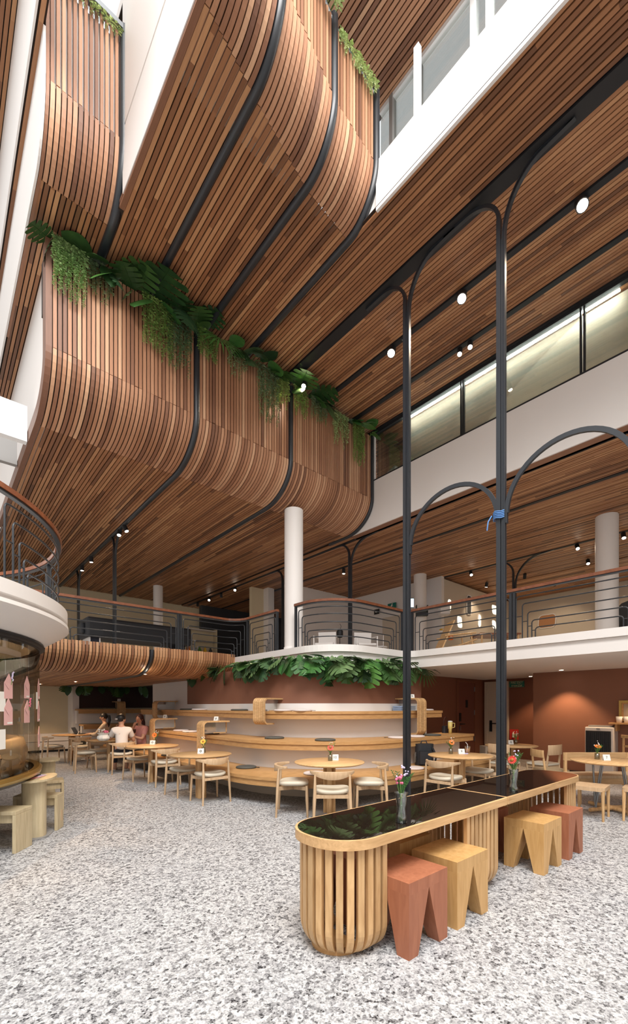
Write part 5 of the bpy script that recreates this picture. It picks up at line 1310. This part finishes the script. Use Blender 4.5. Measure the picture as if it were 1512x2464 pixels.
def hand(w, d, up, curl=.5, side=1):
    """palm and five fingers from wrist w along d"""
    d = Vector(d).normalized(); up = Vector(up).normalized(); r = d.cross(up).normalized(); w = Vector(w)
    palm = w+d*.05; ch = [[(w,.026),(palm,(.036,.020))]]
    for i,(o,l) in enumerate(((-.028,.062),(-.010,.075),(.010,.078),(.028,.068))):
        a = palm+r*o+d*.028; b = a+d*l*.5-up*l*.15*curl; c = b+d*l*.35-up*l*.55*curl
        ch.append([(palm,(.036,.020)),(a,.0105),(b,.010),(c,.008)])
    a = w+d*.025-r*.03*side; b = a+d*.03-r*.028*side-up*.01; ch.append([(w,.026),(a,.013),(b,.010),(b+d*.025-up*.012,.008)])
    return ch
def person(label, loc, rz, L, R, legs, head_yaw, top, bottom, hairm, style, sleeves='short', props=()):
    t = thing('person', label, 'person', loc, rz)
    P0=(0,0,.53); P1=(0,.0,.70); P2=(0,.03,.90); P3=(0,.02,1.06); N=(0,.045,1.13)
    H=Vector((0,.075,1.26))
    ch = [[(P0,(.145,.11)),(P1,(.125,.095)),(P2,(.14,.10)),(P3,(.075,.07)),(N,.048)]]
    hc = [(N,.048),((0,.07,1.19),(.060,.066)),((0,.075,1.26),(.080,.092)),((0,.07,1.33),(.066,.075))]
    ch.append(hc)
    for s,A in ((-1,L),(1,R)):
        sh = (s*.17,.02,1.03); ch.append([(P3,(.075,.07)),(sh,.056),(A[0],.043),(A[1],.028)])
        d = Vector(A[2]); ch += hand(A[1], d, A[3], A[4], s)
    for s,G in zip((-1,1),legs):
        hp=(s*.09,.03,.53); ch.append([(P0,(.145,.11)),(hp,.088),(G[0],.062),(G[1],.040),(G[2],(.034,.03))])
    inst('body', skin_mesh('body', ch, M['skin']), t)
    # clothes: shells a little wider than the body
    k = 1.10
    sh = [[(P0,(.158,.122)),(P1,(.140,.110)),(P2,(.154,.114)),((0,.02,1.06),(.105,.09)),((0,.035,1.10),(.066,.062))]]
    for s,A in ((-1,L),(1,R)):
        e = Vector(A[0]); q = Vector((s*.17,.02,1.03)); w = Vector(A[1])
        arm = [((0,.02,1.06),(.105,.09)),(tuple(q),.076),(tuple(q.lerp(e,.7)),.066)]
        if sleeves == 'long': arm = [((0,.02,1.06),(.105,.09)),(tuple(q),.076),(tuple(e),.06),(tuple(e.lerp(w,.85)),.04)]
        sh.append(arm)
    inst('shirt', skin_mesh('shirt', sh, M[top]), t)
    tr_ = [[((0,-.01,.62),(.150,.118)),((0,0,.53),(.158,.125))]]
    for s,G in zip((-1,1),legs):
        kn = Vector(G[0]); an = Vector(G[1]); tr_.append([((0,0,.53),(.158,.125)),((s*.09,.03,.53),.098),(tuple(kn),.074),(tuple(kn.lerp(an,.75)),.058)])
    inst('trousers', skin_mesh('trousers', tr_, M[bottom]), t)
    for s,G in zip((-1,1),legs):
        MB().ball((G[2][0],G[2][1]+.01,.045),.05,8,(.85,1.9,.85)).build('shoe', M['paper'], t)
    hd = bpy.data.objects.new('face', None); 
    Mh = Matrix.Translation(H) @ Matrix.Rotation(head_yaw,4,'Z')
    def hp(mb,name,m): return mb.xf(Mh).build(name, M[m], t)
    hp(MB().ball((0,.0,.02),.0905,12,(.90,1.06,1.22)),'head','skin')
    hp(MB().ball((0,.095,.0),.016,6,(.8,1.1,1.3)),'nose','skin'); hp(MB().ball((0,.087,-.045),.018,6,(1.3,.5,.4)),'mouth','red')
    for s in (-1,1):
        hp(MB().ball((s*.033,.083,.022),.011,6,(1.2,.5,.7)),'eye','ink'); hp(MB().ball((s*.084,.0,.0),.022,6,(.4,.8,1.2)),'ear','skin')
    if style == 'bun':
        hp(MB().ball((0,-.018,.045),.100,12,(.97,1.05,1.05)),'hair','hair'); hp(MB().rbox((-.02,-.118,.03),(.08,.02,.022),-.1),'hair_clip','paper')
    elif style == 'tail':
        hp(MB().ball((0,-.012,.045),.098,12,(.96,1.08,1.05)),'hair','hair'); hp(MB().tube([(0,-.09,.06),(0,-.15,.05),(0,-.165,-.06),(0,-.14,-.20),(0,-.12,-.30)],[.03,.04,.045,.035,.012],8),'ponytail','hair')
        hp(MB().tube([(.028*cos(a)+.034,.097,.022+.02*sin(a)) for a in [2*pi*i/12 for i in range(12)]],.003,4,closed=True).tube([(.028*cos(a)-.034,.097,.022+.02*sin(a)) for a in [2*pi*i/12 for i in range(12)]],.003,4,closed=True).tube([(-.062,.095,.025),(-.085,0,.02)],.003,4),'spectacles','ink')
    else:
        hp(MB().ball((0,-.02,.04),.104,12,(1.0,1.05,1.08)),'hair',hairm); hp(MB().tube([(0,-.06,.05),(0,-.085,-.08),(.0,-.09,-.20),(0,-.08,-.30)],[.085,.105,.105,.05],10),'long_hair',hairm)
    return t
LEG = (((-.11,.44,.52),(-.11,.46,.10),(-.11,.56,.045)),((.11,.44,.52),(.13,.42,.10),(.14,.52,.045)))
wa1 = person('woman in a white top seen from behind with a white hair clip, holding a phone', (3.30,10.56,-.03), radians(-12),
    ((-.24,.22,.80),(-.06,.27,1.06),(.3,-.3,.8),(0,1,.2),.9), ((.27,.14,.76),(.30,.40,.86),(.15,.8,.5),(-.6,0,.8),.7), LEG, radians(-60), 'shirt_white','navy','hair','bun')
wb1 = person('woman in a pink top with long dark red hair, hand raised to her mouth', (4.02,11.30,-.04), radians(112),
    ((-.24,.20,.78),(-.05,.36,.86),(.4,.7,.4),(0,-.3,1),.8), ((.25,.22,.80),(.05,.20,1.07),(-.35,.0,.9),(0,1,.2),.9), LEG, radians(20), 'shirt_pink','ink','hair_red','long')
wc1 = person('woman with glasses and a black ponytail in a cream sweater working at the laptop', (3.82,13.62,-.04), radians(58),
    ((-.22,.24,.76),(-.10,.46,.80),(0,1,-.1),(0,0,1),.5), ((.22,.24,.76),(.10,.46,.80),(0,1,-.1),(0,0,1),.5), LEG, radians(10), 'shirt_cream','khaki','hair','tail','long')
t = thing('phone', 'dark phone held by the woman in white', 'phone', (0,0,0)); 
Mp = Matrix.Translation((3.30,10.56,-.03)) @ Matrix.Rotation(radians(-12),4,'Z') @ Vector((.325,.495,.955))
t.location = Mp; t.rotation_euler = (radians(35),0,radians(-12)); MB().rbox((0,0,0),(.075,.010,.155)).build('body', M['ink'], t); MB().rbox((0,-.0055,0),(.066,.001,.14)).build('screen', M['hair_red'], t)
t = thing('laptop', 'open laptop on the furthest round table', 'laptop', (3.22,13.98,.75), radians(58+180))
MB().box(-.15,.15,-.10,.11,0,.014).build('keyboard_base', M['charcoal'], t); MB().rbox((0,-.155,.10),(.30,.008,.21),0,.5).build('screen_lid', M['charcoal'], t); MB().box(-.13,.13,-.04,.09,.014,.016).build('keys', M['ink'], t)
t = thing('phone_stand', 'white phone stand beside the laptop', 'stand', (3.05,13.62,.75), .4); MB().tube([(0,0,0),(.05,.0,.09),(.13,0,.10)],.008,5).build('arm', M['paper'], t); MB().box(-.04,.04,-.03,.03,0,.006).build('foot', M['paper'], t)
bq = thing('wrapped_bouquet', 'bouquet wrapped in white paper with pink roses on the table of the two women', 'bouquet', (2.98,10.83,.75), .3)
MB().lathe([(.001,0),(.10,.01),(.15,.06),(.14,.11),(.10,.14),(.13,.17),(.15,.19)],11,smooth=False).build('paper_wrap', M['paper'], bq)
f1 = MB(); f2 = MB()
for k in range(5): f1.ball((.05+random.uniform(-.05,.05),random.uniform(-.05,.05),.20+random.uniform(0,.04)),.032,6)
for k in range(9): f2.ball((-.05+random.uniform(-.06,.05),random.uniform(-.07,.07),.20+random.uniform(0,.07)),.020,5)
f1.build('pink_roses', M['pink'], bq); f2.build('white_blossom', M['whitepetal'], bq)

# ================================================================== LAMPS
def spot_lamp(label, p, ztop, aim=(0,0,-1), r=.05, power=18, cone=80, group='black spotlights on the ceilings', mat='lamp', l=.12):
    t = thing('spotlight', label, 'lamp', (p[0],p[1],ztop), 0, group)
    d = Vector(aim).normalized(); base = Vector((0,0,-.06))
    MB().tube([(0,0,0),(0,0,-.07)],.012,6).build('stem', M['blackmatte'], t)
    hs = MB().tube([tuple(base-d*.03),tuple(base+d*l)],r,14).build('housing', M['blackmatte'], t)
    MB().tube([tuple(base+d*(l+.0005)),tuple(base+d*(l+.004))],r*.82,14).build('lens', M[mat], hs)
    if power:
        ld = bpy.data.lights.new('spot','SPOT'); ld.energy = power; ld.color = (1,.80,.58); ld.spot_size = radians(cone); ld.spot_blend = .6; ld.shadow_soft_size = .04
        lo = bpy.data.objects.new('spot_beam', ld); COL.objects.link(lo); lo.parent = t; lo.location = base+d*(l+.02); lo.rotation_euler = d.to_track_quat('-Z','Y').to_euler()
CAMD = Vector((-.55,-.35,-.75))
for i,(x,y,lab) in enumerate(((6.16,1.90,'biggest bright spotlight high on the ceiling at the far right'),(6.16,3.55,'bright spotlight between the two tall columns on the high ceiling'),(6.16,4.92,'bright spotlight left of the slender column on the high ceiling'),(5.50,6.55,'small bright spotlight among the balcony plants'))):
    spot_lamp(lab,(x,y),S4,(-.45,-.25,-.85),.075 if i<3 else .05,120,95)
spot_lamp('left one of the twin small spotlights on the high ceiling',(7.08,4.12),S4,(-.4,-.2,-.9),.045,40,90); spot_lamp('right one of the twin small spotlights on the high ceiling',(7.08,3.92),S4,(-.4,-.2,-.9),.045,40,90)
for (x,y,lab,pw,a) in ((3.31,10.4,'front one of the twin spotlights under the far black channel',40,(.3,-.3,-.9)),(3.31,10.75,'rear one of the twin spotlights under the far black channel',40,(-.2,-.3,-.9)),(3.31,13.2,'third spotlight along the far black channel',20,(0,0,-1)),(3.31,14.2,'fourth spotlight along the far black channel',20,(0,0,-1)),
    (7.98,13.3,'lit spotlight on the track above the cream wall panel',60,(-.5,-.6,-.7)),(7.98,15.2,'lit spotlight further along the track over the dark wall',60,(-.5,-.6,-.7)),(7.98,14.3,'dark spotlight between the two lit ones on the track',0,(.3,.5,-.8)),(7.98,16.2,'furthest dark spotlight on the track',0,(.3,.5,-.8)),
    (9.35,9.3,'twin small downlight over the white wall room',50,(0,0,-1)),(12.49,6.9,'glaring spotlight above the lounge chair',90,(-.4,-.4,-.8)),(14.0,4.15,'glaring spotlight left of the thick white column',90,(-.5,-.2,-.85)),(12.49,2.95,'glaring spotlight at the right picture edge of the lower ceiling',90,(-.4,-.2,-.9)),
    (12.49,3.95,'spotlight with visible black housing near the thick white column',60,(-.5,-.3,-.8)),(14.0,7.15,'dark cylinder spotlight above the niche wall',40,(.2,.3,-.9)),(14.0,5.9,'dark tilted spotlight beside the branching column',40,(.6,.3,-.7)),(15.6,3.0,'dark tilted spotlight at the wall cornice',40,(.6,.2,-.7)),(15.6,5.6,'second dark spotlight at the wall cornice',40,(.6,.2,-.7))):
    spot_lamp(lab,(x,y),S3,a,.05,pw,90)
def downlight(label, p, z, power, cone=75, r=.05):
    t = thing('downlight', label, 'lamp', (p[0],p[1],z), 0, 'recessed downlights')
    MB().lathe([(r,-.004),(r+.014,-.004),(r+.016,0)],20).build('trim_ring', M['silver'], t); MB().lathe([(.001,-.002),(r,-.002)],20).build('lens', M['lamp'], t)
    ld = bpy.data.lights.new('down','SPOT'); ld.energy = power; ld.color = (1,.66,.38); ld.spot_size = radians(cone); ld.spot_blend = .5; ld.shadow_soft_size = .04
    lo = bpy.data.objects.new('down_beam', ld); COL.objects.link(lo); lo.parent = t; lo.location = (0,0,-.02)
downlight('recessed downlight washing the projecting brown wall', (10.75,3.72), 2.38, 110, 95)
downlight('recessed downlight in front of the fire exit sign', (12.35,5.05), 2.38, 70, 95)
downlight('recessed downlight over the card 9 table', (8.6,6.1), 2.38, 40)
downlight('recessed downlight by the air cooler out of frame to the right', (10.75,1.9), 2.38, 90, 95)
for (x,y,pw,lab) in ((3.42,9.4,55,'small downlight in the black seam of the low slatted soffit'),(3.45,11.3,75,'second downlight in the low slatted soffit over the two women'),(3.0,13.6,60,'third downlight in the low slatted soffit over the laptop table'),(2.5,15.8,50,'downlight in the low slatted soffit before the cream wall')):
    downlight(lab,(x,y),2.245,pw*1.3,110,.035)
for (a,r_,lab) in ((-33,1.7,'ceiling downlight inside the glass room near its front'),(-20,1.9,'ceiling downlight inside the glass room near its far end')):
    p = (TC[0]+r_*cos(radians(a)),TC[1]+r_*sin(radians(a))); downlight(lab,p,2.243,60,110,.05)
